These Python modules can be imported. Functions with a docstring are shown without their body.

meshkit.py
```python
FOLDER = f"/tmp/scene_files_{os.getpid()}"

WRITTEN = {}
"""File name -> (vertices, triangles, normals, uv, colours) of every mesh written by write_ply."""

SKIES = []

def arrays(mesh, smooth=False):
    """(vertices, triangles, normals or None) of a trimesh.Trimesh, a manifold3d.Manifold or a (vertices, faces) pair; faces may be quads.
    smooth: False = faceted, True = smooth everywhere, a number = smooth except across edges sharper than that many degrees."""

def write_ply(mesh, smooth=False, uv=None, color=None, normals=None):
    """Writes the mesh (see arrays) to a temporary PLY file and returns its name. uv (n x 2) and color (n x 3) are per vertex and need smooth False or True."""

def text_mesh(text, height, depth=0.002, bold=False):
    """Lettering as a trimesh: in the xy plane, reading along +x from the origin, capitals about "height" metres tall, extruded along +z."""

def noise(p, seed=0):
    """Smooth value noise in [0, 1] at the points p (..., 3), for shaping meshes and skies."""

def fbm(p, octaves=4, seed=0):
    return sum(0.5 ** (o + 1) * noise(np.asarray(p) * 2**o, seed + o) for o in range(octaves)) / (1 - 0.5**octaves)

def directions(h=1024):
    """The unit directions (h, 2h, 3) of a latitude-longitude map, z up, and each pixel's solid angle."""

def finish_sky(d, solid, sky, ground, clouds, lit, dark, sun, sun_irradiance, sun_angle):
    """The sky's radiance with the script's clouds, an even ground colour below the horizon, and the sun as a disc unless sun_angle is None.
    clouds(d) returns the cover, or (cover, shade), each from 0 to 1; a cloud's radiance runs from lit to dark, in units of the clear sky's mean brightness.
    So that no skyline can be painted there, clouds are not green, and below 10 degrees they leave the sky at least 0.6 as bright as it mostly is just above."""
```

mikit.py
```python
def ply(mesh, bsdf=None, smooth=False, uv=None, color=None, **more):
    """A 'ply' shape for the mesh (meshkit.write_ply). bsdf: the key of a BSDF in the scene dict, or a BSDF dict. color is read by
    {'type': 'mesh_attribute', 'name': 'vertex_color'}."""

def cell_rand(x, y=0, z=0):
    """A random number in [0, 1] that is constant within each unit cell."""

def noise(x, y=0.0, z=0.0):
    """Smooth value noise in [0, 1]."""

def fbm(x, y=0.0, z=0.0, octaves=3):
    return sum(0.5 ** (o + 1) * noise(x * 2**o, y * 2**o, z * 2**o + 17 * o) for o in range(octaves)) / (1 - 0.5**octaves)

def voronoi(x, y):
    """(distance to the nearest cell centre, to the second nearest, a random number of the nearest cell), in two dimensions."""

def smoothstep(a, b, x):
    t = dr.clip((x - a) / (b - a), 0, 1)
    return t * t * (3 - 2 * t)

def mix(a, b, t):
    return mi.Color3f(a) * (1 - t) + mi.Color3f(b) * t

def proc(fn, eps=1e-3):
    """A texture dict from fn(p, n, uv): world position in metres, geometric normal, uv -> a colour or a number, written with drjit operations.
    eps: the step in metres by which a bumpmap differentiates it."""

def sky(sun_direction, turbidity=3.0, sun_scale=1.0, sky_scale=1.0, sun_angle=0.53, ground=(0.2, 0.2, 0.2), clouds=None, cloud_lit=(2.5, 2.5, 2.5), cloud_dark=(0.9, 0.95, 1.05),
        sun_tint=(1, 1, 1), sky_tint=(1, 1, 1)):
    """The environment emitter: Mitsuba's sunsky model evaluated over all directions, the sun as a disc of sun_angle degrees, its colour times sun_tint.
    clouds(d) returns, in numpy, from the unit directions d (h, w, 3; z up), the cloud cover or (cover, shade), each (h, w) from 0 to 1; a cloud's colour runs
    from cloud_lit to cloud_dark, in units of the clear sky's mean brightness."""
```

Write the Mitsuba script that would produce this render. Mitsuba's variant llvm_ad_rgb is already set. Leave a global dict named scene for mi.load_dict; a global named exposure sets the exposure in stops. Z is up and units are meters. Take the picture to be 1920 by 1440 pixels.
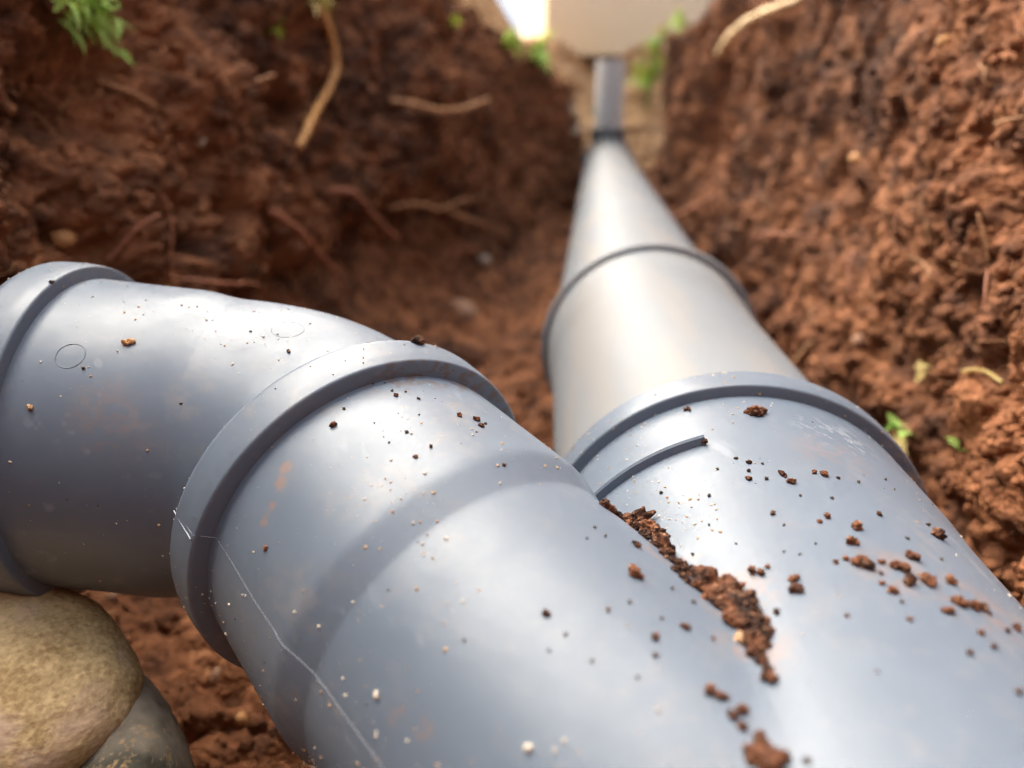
import math
import numpy as np
import trimesh
import drjit as dr
import mitsuba as mi
import mikit
import meshkit
from scipy.spatial import cKDTree
from scipy.ndimage import gaussian_filter1d

T = mi.ScalarTransform4f
scene, labels = {}, {}

# ---------------------------------------------------------------- camera, sky, exposure
PITCH = math.radians(20.97)
scene['camera'] = {
    'type': 'thinlens', 'fov': 67.0, 'fov_axis': 'x', 'near_clip': 0.01, 'far_clip': 500.0,
    'aperture_radius': 0.0016, 'focus_distance': 0.178,
    'to_world': T().look_at(origin=[0, 0, 0], target=[0, math.cos(PITCH), -math.sin(PITCH)], up=[0, 0, 1]),
}
SUN = np.array([-0.36, 0.56, 0.75]) / np.linalg.norm([-0.36, 0.56, 0.75])
def overcast(d):
    """an even cloud layer: brighter overhead than near the horizon and towards the hidden sun, as overcast skies are"""
    glow = np.clip(d @ SUN, 0, 1) ** 3
    return np.ones(d.shape[:2]), 1 - np.clip(.16 + .38 * np.clip(d[..., 2], 0, 1) + .46 * glow, 0, 1)
scene['sky_light'] = mikit.sky(SUN.tolist(), turbidity=3, sun_scale=0.85, sun_angle=74, sun_tint=(0.90, 0.97, 1.06),
                               sky_scale=1.0, clouds=overcast, cloud_lit=(1.92, 2.09, 2.36), cloud_dark=(.25, .265, .29))
exposure = 3.85

# ---------------------------------------------------------------- helpers
def unit(a):
    a = np.asarray(a, float)
    return a / np.linalg.norm(a)

def frame(d):
    d = unit(d)
    a = unit(np.cross(d, [0, 0, 1] if abs(d[2]) < 0.9 else [1, 0, 0]))   # horizontal, to the right of d
    b = np.cross(a, d)                                                    # upward
    return a, b, d

def numbered(name):
    if name not in scene and name not in labels:
        return name
    k = 1
    while f'{name}_{k:03d}' in scene or f'{name}_{k:03d}' in labels:
        k += 1
    return f'{name}_{k:03d}'

def obj(name, mesh, bsdf, parent=None, smooth=True, label=None):
    key = numbered((parent + '__' if parent else '') + name)
    scene[key] = mikit.ply(mesh, bsdf, smooth=smooth)
    if label:
        labels[key] = {'label': label}
    return key

def thing(name, label, cat, group=None):
    key = numbered(name)
    labels[key] = {'label': label, 'category': cat}
    if group:
        labels[key]['group'] = group
    return key

def single(name, mesh, bsdf, label, cat, group=None, smooth=True):
    key = obj(name, mesh, bsdf, smooth=smooth)
    labels[key] = {'label': label, 'category': cat}
    if group:
        labels[key]['group'] = group
    return key

def structure(name, mesh, bsdf, smooth=True, kind='structure', label=None):
    key = obj(name, mesh, bsdf, smooth=smooth)
    labels[key] = {'kind': kind}
    if label:
        labels[key]['label'] = label
    return key

def lathe(p, d, profile, n=220):
    """surface of revolution: profile = [(distance along d from p, radius)]; corners doubled for crisp-but-rounded edges"""
    a, b, d = frame(d)
    pr = np.asarray(profile, float)
    th = np.arange(n) * 2 * np.pi / n
    ring = np.cos(th)[:, None] * a + np.sin(th)[:, None] * b
    v = (np.asarray(p) + pr[:, 0][:, None, None] * d + pr[:, 1][:, None, None] * ring[None]).reshape(-1, 3)
    return v, grid_faces(len(pr), n, wrap=True)[:, ::-1]

def grid_faces(m, n, wrap=False):
    i, j = np.meshgrid(np.arange(m - 1), np.arange(n if wrap else n - 1), indexing='ij')
    j2 = (j + 1) % n
    q = np.stack([i * n + j, i * n + j2, (i + 1) * n + j2, (i + 1) * n + j], -1).reshape(-1, 4)
    return np.vstack([q[:, [0, 1, 2]], q[:, [0, 2, 3]]])

def rounded(points, r=0.0006, k=4):
    """profile with every corner replaced by a small arc (and points close by, so that vertex normals stay crisp)"""
    pts = [np.asarray(p, float) for p in points]
    out = [pts[0]]
    for p0, p1, p2 in zip(pts[:-2], pts[1:-1], pts[2:]):
        u, w = p0 - p1, p2 - p1
        lu, lw = np.linalg.norm(u), np.linalg.norm(w)
        rr = min(r, lu * .45, lw * .45)
        A, B = p1 + u / lu * rr, p1 + w / lw * rr
        for t in np.linspace(0, 1, k):
            out.append((1 - t) ** 2 * A + 2 * t * (1 - t) * p1 + t * t * B)
    out.append(pts[-1])
    res = [out[0]]
    for p, q in zip(out[:-1], out[1:]):           # extra rings beside the corners keep the flat parts flat
        L = np.linalg.norm(q - p)
        if L > 0.004:
            res += [p + (q - p) * (0.0008 / L), q - (q - p) * (0.0008 / L)]
        res.append(q)
    return res

def tube(points, radii, sides=10, closed_ends=True, wob=0.0, seed=0):
    p = np.asarray(points, float)
    r = np.broadcast_to(radii, (len(p),)).astype(float)
    t = np.gradient(p, axis=0)
    t /= np.linalg.norm(t, axis=1, keepdims=True) + 1e-12
    a = np.zeros_like(p)
    ref = np.array([0.3, 0.2, 0.93])
    a0 = unit(np.cross(t[0], ref))
    for i in range(len(p)):
        a0 = unit(a0 - t[i] * (a0 @ t[i]))
        a[i] = a0
    b = np.cross(t, a)
    ang = np.arange(sides) * 2 * np.pi / sides
    ring = np.cos(ang)[None, :, None] * a[:, None] + np.sin(ang)[None, :, None] * b[:, None]
    rad = r[:, None] * np.ones(sides)[None]
    if wob:
        q = p[:, None] + ring * r[:, None, None]
        rad = rad * (1 + wob * (meshkit.fbm(q / (r.max() * 2.2), 3, seed) - .5) * 2)
    v = (p[:, None] + ring * rad[..., None]).reshape(-1, 3)
    f = grid_faces(len(p), sides, wrap=True)
    n = len(v)
    if closed_ends:
        v = np.vstack([v, p[0], p[-1]])
        k = np.arange(sides)
        f = np.vstack([f, np.c_[(k + 1) % sides, k, np.full(sides, n)], np.c_[k + n - sides, (k + 1) % sides + n - sides, np.full(sides, n + 1)]])
    return v, f

def spline(pts, n):
    from scipy.interpolate import CubicSpline
    pts = np.asarray(pts, float)
    s = np.r_[0, np.cumsum(np.linalg.norm(np.diff(pts, axis=0), axis=1))]
    return CubicSpline(s, pts)(np.linspace(0, s[-1], n))

def join(parts):
    vs, fs, at = [], [], 0
    for v, f in parts:
        vs.append(v); fs.append(np.asarray(f) + at); at += len(v)
    return np.vstack(vs), np.vstack(fs)

_ico = {}
def clod(r, seed, sub=3, rough=0.9, squash=(1, 1, .8)):
    if sub not in _ico:
        m = trimesh.creation.icosphere(subdivisions=sub)
        _ico[sub] = (np.array(m.vertices), np.array(m.faces))
    v, f = _ico[sub]
    rng = np.random.default_rng(seed)
    o = rng.random(3) * 50
    n1 = meshkit.fbm(v * 1.1 + o, 2, seed) - .5
    n2 = meshkit.fbm(v * 2.7 + o, 3, seed + 5) - .5
    k = cKDTree(unitrows(rng.normal(size=(16, 3)))).query(v)[0]
    s = 1 + rough * (.75 * n1 + .75 * n2) + .32 * rough * (np.clip(1 - (k / .55) ** 2, 0, 1) - .4)
    if sub >= 3:          # crumbly: stuck together from small grains
        k2 = cKDTree(unitrows(rng.normal(size=(110, 3)))).query(v)[0]
        s = s + .20 * rough * (np.sqrt(np.clip(1 - (k2 / .24) ** 2, 0, 1)) - .5) + .16 * rough * (meshkit.fbm(v * 9 + o, 2, seed + 8) - .5)
    sc = np.array(squash) * (1 + .5 * (rng.random(3) - .5))
    p = v * s[:, None] * sc * r
    return p @ randrot(rng, 0.5).T, f

def unitrows(a):
    return a / np.linalg.norm(a, axis=1, keepdims=True)

def randrot(rng, tilt=1.0):
    z = rng.random() * 2 * np.pi
    c, s = math.cos(z), math.sin(z)
    A = np.array([[c, -s, 0], [s, c, 0], [0, 0, 1]])
    w = (rng.random() - .5) * 2 * tilt
    c, s = math.cos(w), math.sin(w)
    return A @ np.array([[1, 0, 0], [0, c, -s], [0, s, c]])

def sm(a, b, x):
    t = np.clip((x - a) / (b - a), 0, 1)
    return t * t * (3 - 2 * t)

# ---------------------------------------------------------------- materials
def rgb(*c):
    return {'type': 'rgb', 'value': list(c)}

N, FB = mikit.noise, mikit.fbm

# smears of earth left on the fittings: centre, radius, strength
SMEARS = [(-.0473, .1452, -.0745, .0020, .5), (-.0482, .1425, -.0768, .0022, .45), (-.0492, .1390, -.0802, .0014, .4), (-.0505, .1377, -.0825, .0018, .4),
          (-.0191, .0983, -.0947, .0028, .35), (-.0143, .0942, -.0940, .0024, .35), (-.0946, .1659, -.0716, .0110, .20),
          (.0240, .1450, -.0870, .0070, .30), (.0310, .1290, -.0850, .0085, .30), (.0390, .1150, -.0840, .0090, .32), (.0390, .1000, -.0840, .0070, .28),
          (.0680, .1160, -.0800, .0090, .22), (.0800, .1100, -.0830, .0100, .25), (.0750, .1640, -.0800, .0120, .14)]

def pvc_color(p, n, uv):
    big = FB(p.x * 22, p.y * 22, p.z * 22, 4)
    fine = FB(p.x * 420, p.y * 420, p.z * 420, 3)
    mid = FB(p.x * 90 + 7, p.y * 90, p.z * 90, 4)
    c = mikit.mix((0.096, 0.121, 0.160), (0.126, 0.152, 0.193), big)
    dust = mikit.smoothstep(.48, .75, mid * .55 + fine * .45) * (.25 + .75 * mikit.smoothstep(.40, .70, big))
    c = mikit.mix(c, (0.27, 0.22, 0.18), dust * .30)
    scuff = mikit.smoothstep(.66, .80, FB(p.x * 260 + p.y * 90, p.y * 35, p.z * 260, 3)) * mikit.smoothstep(.5, .65, FB(p.x * 30 + 5, p.y * 30, p.z * 30, 3))
    return mikit.mix(c, (0.36, 0.38, 0.42), scuff * .18)

def pvc_near(p, n, uv):
    c = pvc_color(p, n, uv)
    grain = FB(p.x * 500, p.y * 500, p.z * 500, 3)
    w = mi.Float(0)
    for x, y, z, r, k in SMEARS:
        d = dr.sqrt(dr.square(p.x - x) + dr.square(p.y - y) + dr.square(p.z - z)) / r
        w = dr.maximum(w, k * mikit.smoothstep(1.2, .3, d) * mikit.smoothstep(.40, .60, grain * .7 + .3 * FB(p.x * 160, p.y * 160, p.z * 160, 3)))
    c = mikit.mix(c, (0.30, 0.145, 0.07), w)
    # rubbed, whitened plastic just below the rim of the straight socket
    d = dr.sqrt(dr.square(p.x - .0822) + dr.square(p.y - .1778) + dr.square(p.z + .0819)) / .013
    rub = mikit.smoothstep(1.2, .2, d) * mikit.smoothstep(.52, .66, FB(p.x * 620 + p.y * 300, p.y * 420 - p.x * 200, p.z * 300, 3))
    c = mikit.mix(c, (.52, .52, .53), rub * .16)
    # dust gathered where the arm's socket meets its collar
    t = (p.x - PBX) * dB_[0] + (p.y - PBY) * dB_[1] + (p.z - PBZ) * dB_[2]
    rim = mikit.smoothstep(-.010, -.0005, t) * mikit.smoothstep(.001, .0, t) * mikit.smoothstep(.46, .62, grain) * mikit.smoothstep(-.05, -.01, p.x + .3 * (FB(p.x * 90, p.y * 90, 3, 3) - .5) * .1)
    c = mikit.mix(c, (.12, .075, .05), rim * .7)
    # dust on the flank that faces the right bank
    side = (p.x - PAX - (p.y - PAY) * .0529) / .0565
    flank = mikit.smoothstep(.55, .95, side + .5 * (FB(p.x * 70, p.y * 70, p.z * 70, 4) - .5)) * mikit.smoothstep(.35, .7, grain)
    return mikit.mix(c, (0.36, 0.24, 0.15), flank * .5)
PAX, PAY = 0.06575, 0.19701
PBX, PBY, PBZ = -0.03477, 0.17310, -0.10590
dB_ = (-0.61042, 0.77302, 0.17272)

def pvc_far(p, n, uv):
    big = FB(p.x * 14, p.y * 14, p.z * 14, 4)
    st = FB(p.x * 60, p.y * 9, p.z * 60, 4)
    c = mikit.mix((0.150, 0.165, 0.185), (0.185, 0.195, 0.210), big)
    return mikit.mix(c, (0.25, 0.205, 0.165), mikit.smoothstep(.42, .75, st) * .35)

def pvc_rough(p, n, uv):
    return .25 + .20 * FB(p.x * 150, p.y * 150, p.z * 150, 3) + .14 * FB(p.x * 20 + 3, p.y * 20, p.z * 20, 2)

scene['pvc'] = {'type': 'principled', 'base_color': mikit.proc(pvc_near), 'roughness': mikit.proc(pvc_rough), 'specular': 0.5}
scene['pvc_dusty'] = {'type': 'principled', 'base_color': mikit.proc(pvc_far), 'roughness': 0.52, 'specular': 0.4}
scene['pvc_down'] = {'type': 'principled', 'base_color': rgb(.36, .36, .36), 'roughness': 0.45, 'specular': 0.5}
scene['pvc_dark'] = {'type': 'principled', 'base_color': rgb(.045, .055, .065), 'roughness': 0.4, 'specular': 0.5}
scene['pvc_seam'] = {'type': 'principled', 'base_color': rgb(.30, .32, .36), 'roughness': 0.35, 'specular': 0.5}

def soil_color(p, n, uv):
    a = FB(p.x * 9, p.y * 9, p.z * 9, 4)
    b = FB(p.x * 70 + 3, p.y * 70, p.z * 70, 4)
    g = FB(p.x * 380, p.y * 380, p.z * 380, 2)
    c = mikit.mix((0.050, 0.0195, 0.0105), (0.235, 0.092, 0.040), mikit.smoothstep(.30, .70, a * .4 + b * .6))
    c = mikit.mix(c, (0.36, 0.18, 0.09), mikit.smoothstep(.58, .82, b * .6 + g * .4) * .7)
    return c * (.75 + .5 * g)

def dry_sunlit_color(p, n, uv):  # dry soil, with a sunlit brightness put into its colour
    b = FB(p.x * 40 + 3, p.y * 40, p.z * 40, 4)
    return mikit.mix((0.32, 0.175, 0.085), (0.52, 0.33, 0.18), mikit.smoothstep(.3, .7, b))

def soil_bump(p, n, uv):
    return FB(p.x * 260, p.y * 260, p.z * 260, 3) + .35 * FB(p.x * 900, p.y * 900, p.z * 900, 2)

scene['soil'] = {'type': 'bumpmap', 'tex': mikit.proc(soil_bump, eps=4e-4), 'scale': 0.004,
                 'b': {'type': 'principled', 'base_color': mikit.proc(soil_color), 'roughness': 0.85, 'specular': 0.25}}

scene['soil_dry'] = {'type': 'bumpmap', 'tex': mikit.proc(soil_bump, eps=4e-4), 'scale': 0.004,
                     'b': {'type': 'principled', 'base_color': mikit.proc(dry_sunlit_color), 'roughness': 0.9, 'specular': 0.2}}  # paler than soil: sunlight painted into the base colour

def clod_color(p, n, uv):
    b = FB(p.x * 330 + 3, p.y * 330, p.z * 330, 3)
    g = FB(p.x * 1500, p.y * 1500, p.z * 1500, 2)
    c = mikit.mix((0.026, 0.011, 0.007), (0.17, 0.062, 0.027), mikit.smoothstep(.28, .78, b))
    return mikit.mix(c, (0.42, 0.21, 0.11), mikit.smoothstep(.62, .85, g) * .8)

def clod_bump(p, n, uv):
    return FB(p.x * 1500, p.y * 1500, p.z * 1500, 3)

scene['clod'] = {'type': 'bumpmap', 'tex': mikit.proc(clod_bump, eps=1e-4), 'scale': 0.0010,
                 'b': {'type': 'principled', 'base_color': mikit.proc(clod_color), 'roughness': 0.8, 'specular': 0.3}}
scene['pebble_white'] = {'type': 'principled', 'base_color': mikit.proc(lambda p, n, uv: mikit.mix((.30, .22, .16), (.50, .42, .34), FB(p.x * 200, p.y * 200, p.z * 200, 3))), 'roughness': 0.7}
scene['pebble_orange'] = {'type': 'principled', 'base_color': mikit.proc(lambda p, n, uv: mikit.mix((.30, .13, .05), (.60, .32, .12), FB(p.x * 200, p.y * 200, p.z * 200, 3))), 'roughness': 0.7}
scene['pebble_brown'] = {'type': 'principled', 'base_color': mikit.proc(lambda p, n, uv: mikit.mix((.20, .10, .06), (.36, .20, .12), FB(p.x * 150, p.y * 150, p.z * 150, 3))), 'roughness': 0.7}
scene['grit_pale'] = {'type': 'principled', 'base_color': rgb(.55, .47, .38), 'roughness': 0.7}
scene['grit_tan'] = {'type': 'principled', 'base_color': rgb(.42, .25, .13), 'roughness': 0.7}
scene['grit_dark'] = {'type': 'principled', 'base_color': rgb(.045, .028, .020), 'roughness': 0.8}

def root_color(lo, hi):
    def fn(p, n, uv):
        return mikit.mix(lo, hi, FB(p.x * 120, p.y * 120, p.z * 120, 3))
    return fn
scene['root_yellow'] = {'type': 'principled', 'base_color': mikit.proc(root_color((.30, .12, .035), (.70, .38, .13))), 'roughness': 0.6}
scene['root_red'] = {'type': 'principled', 'base_color': mikit.proc(root_color((.15, .05, .026), (.36, .14, .07))), 'roughness': 0.7}
scene['root_pale'] = {'type': 'principled', 'base_color': mikit.proc(root_color((.50, .30, .13), (.80, .60, .34))), 'roughness': 0.6}
scene['root_brown'] = {'type': 'principled', 'base_color': mikit.proc(root_color((.20, .09, .04), (.42, .22, .10))), 'roughness': 0.7}

def leaf(lo, hi, t):
    def fn(p, n, uv):
        return mikit.mix(lo, hi, FB(p.x * 90, p.y * 90, p.z * 90, 2))
    return {'type': 'principledthin', 'base_color': mikit.proc(fn), 'roughness': 0.5, 'diff_trans': t * 1.5, 'eta': 1.4}
scene['leaf_green'] = leaf((.32, .56, .10), (.58, .78, .28), .6)
scene['leaf_lime'] = leaf((.24, .33, .05), (.45, .50, .09), .6)
scene['leaf_yellow'] = leaf((.55, .40, .05), (.70, .58, .10), .6)
scene['leaf_dark'] = leaf((.04, .12, .02), (.12, .24, .05), .6)
scene['leaf_straw'] = leaf((.55, .40, .16), (.75, .62, .30), .6)

def render_color(p, n, uv):
    a = FB(p.x * 1.3, p.y * 1.3, p.z * 1.3, 4)
    low = mikit.smoothstep(.50, .03, p.z + .35 * (FB(p.x * 2.2, 4, p.z * 2.2, 3) - .5))
    c = mikit.mix((0.63, 0.54, 0.41), (0.69, 0.60, 0.47), a)
    return mikit.mix(c, (0.66, 0.47, 0.25), low * mikit.smoothstep(.30, .6, a) * .8)    # earth splashed on the foot of the render
scene['wall_render'] = {'type': 'principled', 'base_color': mikit.proc(render_color), 'roughness': 0.9, 'specular': .2}
scene['foundation'] = {'type': 'principled', 'base_color': rgb(.22, .15, .09), 'roughness': 0.9, 'specular': .2}
scene['roof_tile'] = {'type': 'principled', 'base_color': rgb(.25, .10, .06), 'roughness': 0.8}
scene['stake_wood'] = {'type': 'principled', 'base_color': mikit.proc(root_color((.50, .40, .30), (.72, .62, .50))), 'roughness': 0.8}

def stone_tan(p, n, uv):
    a = FB(p.x * 40, p.y * 40, p.z * 40, 4)
    g = FB(p.x * 900, p.y * 900, p.z * 900, 3)
    c = mikit.mix((.30, .185, .075), (.54, .39, .20), mikit.smoothstep(.3, .65, a * .65 + g * .35))
    c = mikit.mix(c, (.52, .36, .28), mikit.smoothstep(.5, .72, FB(p.x * 55 + 9, p.y * 55, p.z * 55, 4)) * .7)
    return c * (.85 + .3 * g)

def stone_grey(p, n, uv):
    a = FB(p.x * 60 + 4, p.y * 60, p.z * 60, 4)
    g = FB(p.x * 900, p.y * 900, p.z * 900, 3)
    c = mikit.mix((.055, .050, .036), (.24, .20, .155), mikit.smoothstep(.35, .65, a))
    return mikit.mix(c, (.40, .25, .12), mikit.smoothstep(.5, .7, FB(p.x * 75, p.y * 75, p.z * 75, 4) * .6 + g * .4) * .8)

def stone_bump(p, n, uv):
    return FB(p.x * 800, p.y * 800, p.z * 800, 3)
for key, fn in (('stone_tan', stone_tan), ('stone_grey', stone_grey)):
    scene[key] = {'type': 'bumpmap', 'tex': mikit.proc(stone_bump, eps=2e-4), 'scale': 0.0004,
                  'b': {'type': 'principled', 'base_color': mikit.proc(fn), 'roughness': 0.75, 'specular': 0.3}}

for key, m in list(scene.items()):
    if m['type'] in ('principled', 'bumpmap'):
        scene[key] = {'type': 'twosided', 'b': m}

# ---------------------------------------------------------------- the grey pipes (fitted positions, metres)
PA, dA = np.array([0.06575, 0.19701, -0.13477]), unit([0.05278, 0.99861, 0.0])
Q = PB_Q = np.array([0.05714, 0.05672, -0.13192])
PB, dB = np.array([-0.03477, 0.17310, -0.10590]), unit([-0.61042, 0.77302, 0.17272])
PE, dE = np.array([-0.11990, 0.20392, -0.09255]), unit([-0.99588, 0.05516, 0.07201])
R_MAIN, R_BR = 0.0550, 0.0405
BT0, BT1 = -0.0366, -0.0448                    # where the branch socket narrows to the branch arm

def seg(p, a, b):
    ab = b - a
    t = ((p - a) @ ab) / (ab @ ab)
    return t, np.linalg.norm(p - a - t[:, None] * ab, axis=1)

BEND = 0.012
def fitting_sdf(p):
    """main run and branch arm, run into each other with a small fillet"""
    _, d1 = seg(p, PA - dA * .5, PA)
    t = (p - Q) @ dB
    d2 = np.linalg.norm(p - Q - t[:, None] * dB, axis=1) - R_BR
    d2 = np.maximum(d2, -t)
    d1 = d1 - R_MAIN
    k = 0.0022
    h = np.clip(.5 + .5 * (d2 - d1) / k, 0, 1)
    return d2 * (1 - h) + d1 * h - k * h * (1 - h)

def surface_nets(fn, lo, hi, step):
    lo, hi = np.asarray(lo), np.asarray(hi)
    n = np.ceil((hi - lo) / step).astype(int) + 1
    g = np.stack(np.meshgrid(*[lo[k] + np.arange(n[k]) * step for k in range(3)], indexing='ij'), -1)
    val = fn(g.reshape(-1, 3)).reshape(n)
    ins = val < 0
    c = [ins[i:n[0] - 1 + i, j:n[1] - 1 + j, k:n[2] - 1 + k] for i in (0, 1) for j in (0, 1) for k in (0, 1)]
    cnt = sum(x.astype(int) for x in c)
    mixed = (cnt > 0) & (cnt < 8)
    idx = -np.ones(mixed.shape, int)
    idx[mixed] = np.arange(mixed.sum())
    v = lo + (np.argwhere(mixed) + .5) * step
    for _ in range(6):
        e = step * .05
        f0 = fn(v)
        gr = np.stack([(fn(v + e * np.eye(3)[k]) - fn(v - e * np.eye(3)[k])) / (2 * e) for k in range(3)], -1)
        v = v - gr * (f0 / np.maximum((gr ** 2).sum(1), 1e-9))[:, None]
    quads = []
    for ax in range(3):
        b, cc = (ax + 1) % 3, (ax + 2) % 3
        s0 = [slice(None)] * 3; s1 = [slice(None)] * 3
        s0[ax], s1[ax] = slice(0, -1), slice(1, None)
        A, B = ins[tuple(s0)], ins[tuple(s1)]
        e = np.argwhere(A != B)
        ok = (e[:, b] > 0) & (e[:, cc] > 0) & (e[:, b] < n[b] - 1) & (e[:, cc] < n[cc] - 1)
        e = e[ok]
        flip = A[tuple(e.T)]
        def at(db, dc):
            q = e.copy(); q[:, b] += db; q[:, cc] += dc
            return idx[tuple(q.T)]
        q = np.stack([at(-1, -1), at(0, -1), at(0, 0), at(-1, 0)], -1)
        q[~flip] = q[~flip][:, ::-1]
        quads.append(q)
    q = np.vstack(quads)
    q = q[(q >= 0).all(1)]
    return v, np.vstack([q[:, [0, 1, 2]], q[:, [0, 2, 3]]])

# the body: the fitting's run and arm; clipped where the sockets take over
bv, bf = surface_nets(fitting_sdf, (-.075, -.12, -.215), (.145, .215, -.045), .0019)
ta, tb = (bv - PA) @ dA, (bv - PB) @ dB
keep_v = ~((ta > -.042) | ((tb > BT1 + .0015) & ((np.linalg.norm(np.cross(bv - PB, dB), axis=1) < R_BR * 1.12))))
keep = keep_v[bf].all(1)
used = np.unique(bf[keep])
remap = -np.ones(len(bv), int); remap[used] = np.arange(len(used))
body_mesh = (bv[used], remap[bf[keep]])

FIT = thing('branch_fitting', 'grey plastic branch fitting with a narrower angled arm and soil crumbs, across the foreground', 'pipe fitting')
obj('body', body_mesh, 'pvc', FIT)
RC, RS, W = .0594, .0557, .0126
main_socket = lathe(PA, dA, rounded([(-.0475, .05503), (-.045, .05508), (-.033, RS), (-.001, RS), (.004, RS), (.004, .050)], .0012), 260)
obj('socket', main_socket, 'pvc', FIT)
obj('collar', lathe(PA, dA, rounded([(0, RS - .001), (0, RC - .0004), (.0035, RC), (W - .0025, RC), (W, RC - .0018), (W, .0535), (W - .006, .0535)], .0009), 260), 'pvc', FIT)
BC, BS = .0478, .0432
arm_socket = lathe(PB, dB, rounded([(BT1 - .0015, R_BR + .00003), (BT1, R_BR + .0001), (BT0, BS), (-.001, BS), (.004, BS), (.004, .038)], .0016), 260)
obj('socket', arm_socket, 'pvc', FIT)
obj('collar', lathe(PB, dB, rounded([(0, BS - .001), (0, BC - .0004), (.0035, BC), (W - .002, BC + .0002), (W, BC - .0012), (W, .0411), (W - .006, .0411)], .0008), 260), 'pvc', FIT)

def on_axis(p, d, t, r, ang):
    a, b, d = frame(d)
    return p + d * t + r * (math.cos(ang) * a + math.sin(ang) * b)

ang = np.radians(np.linspace(107.5, 150, 40))
rib = np.array([[on_axis(PA, dA, t, r, a) for t, r in ((-.0262, .0550), (-.0262, .0577), (-.0257, .0582), (-.0242, .0582), (-.0237, .0577), (-.0237, .0550))] for a in ang])
rv, rf = rib.reshape(-1, 3), grid_faces(40, 6)
rv = np.vstack([rv, rib[0].mean(0), rib[-1].mean(0)])
kk = np.arange(5)
rf = np.vstack([rf, np.c_[kk, kk + 1, np.full(5, len(rv) - 2)], np.c_[kk + 1 + 39 * 6, kk + 39 * 6, np.full(5, len(rv) - 1)]])
obj('rib', (rv, rf), 'pvc', FIT, smooth=40, label='thin raised rib curving part way round the straight socket')
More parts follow.
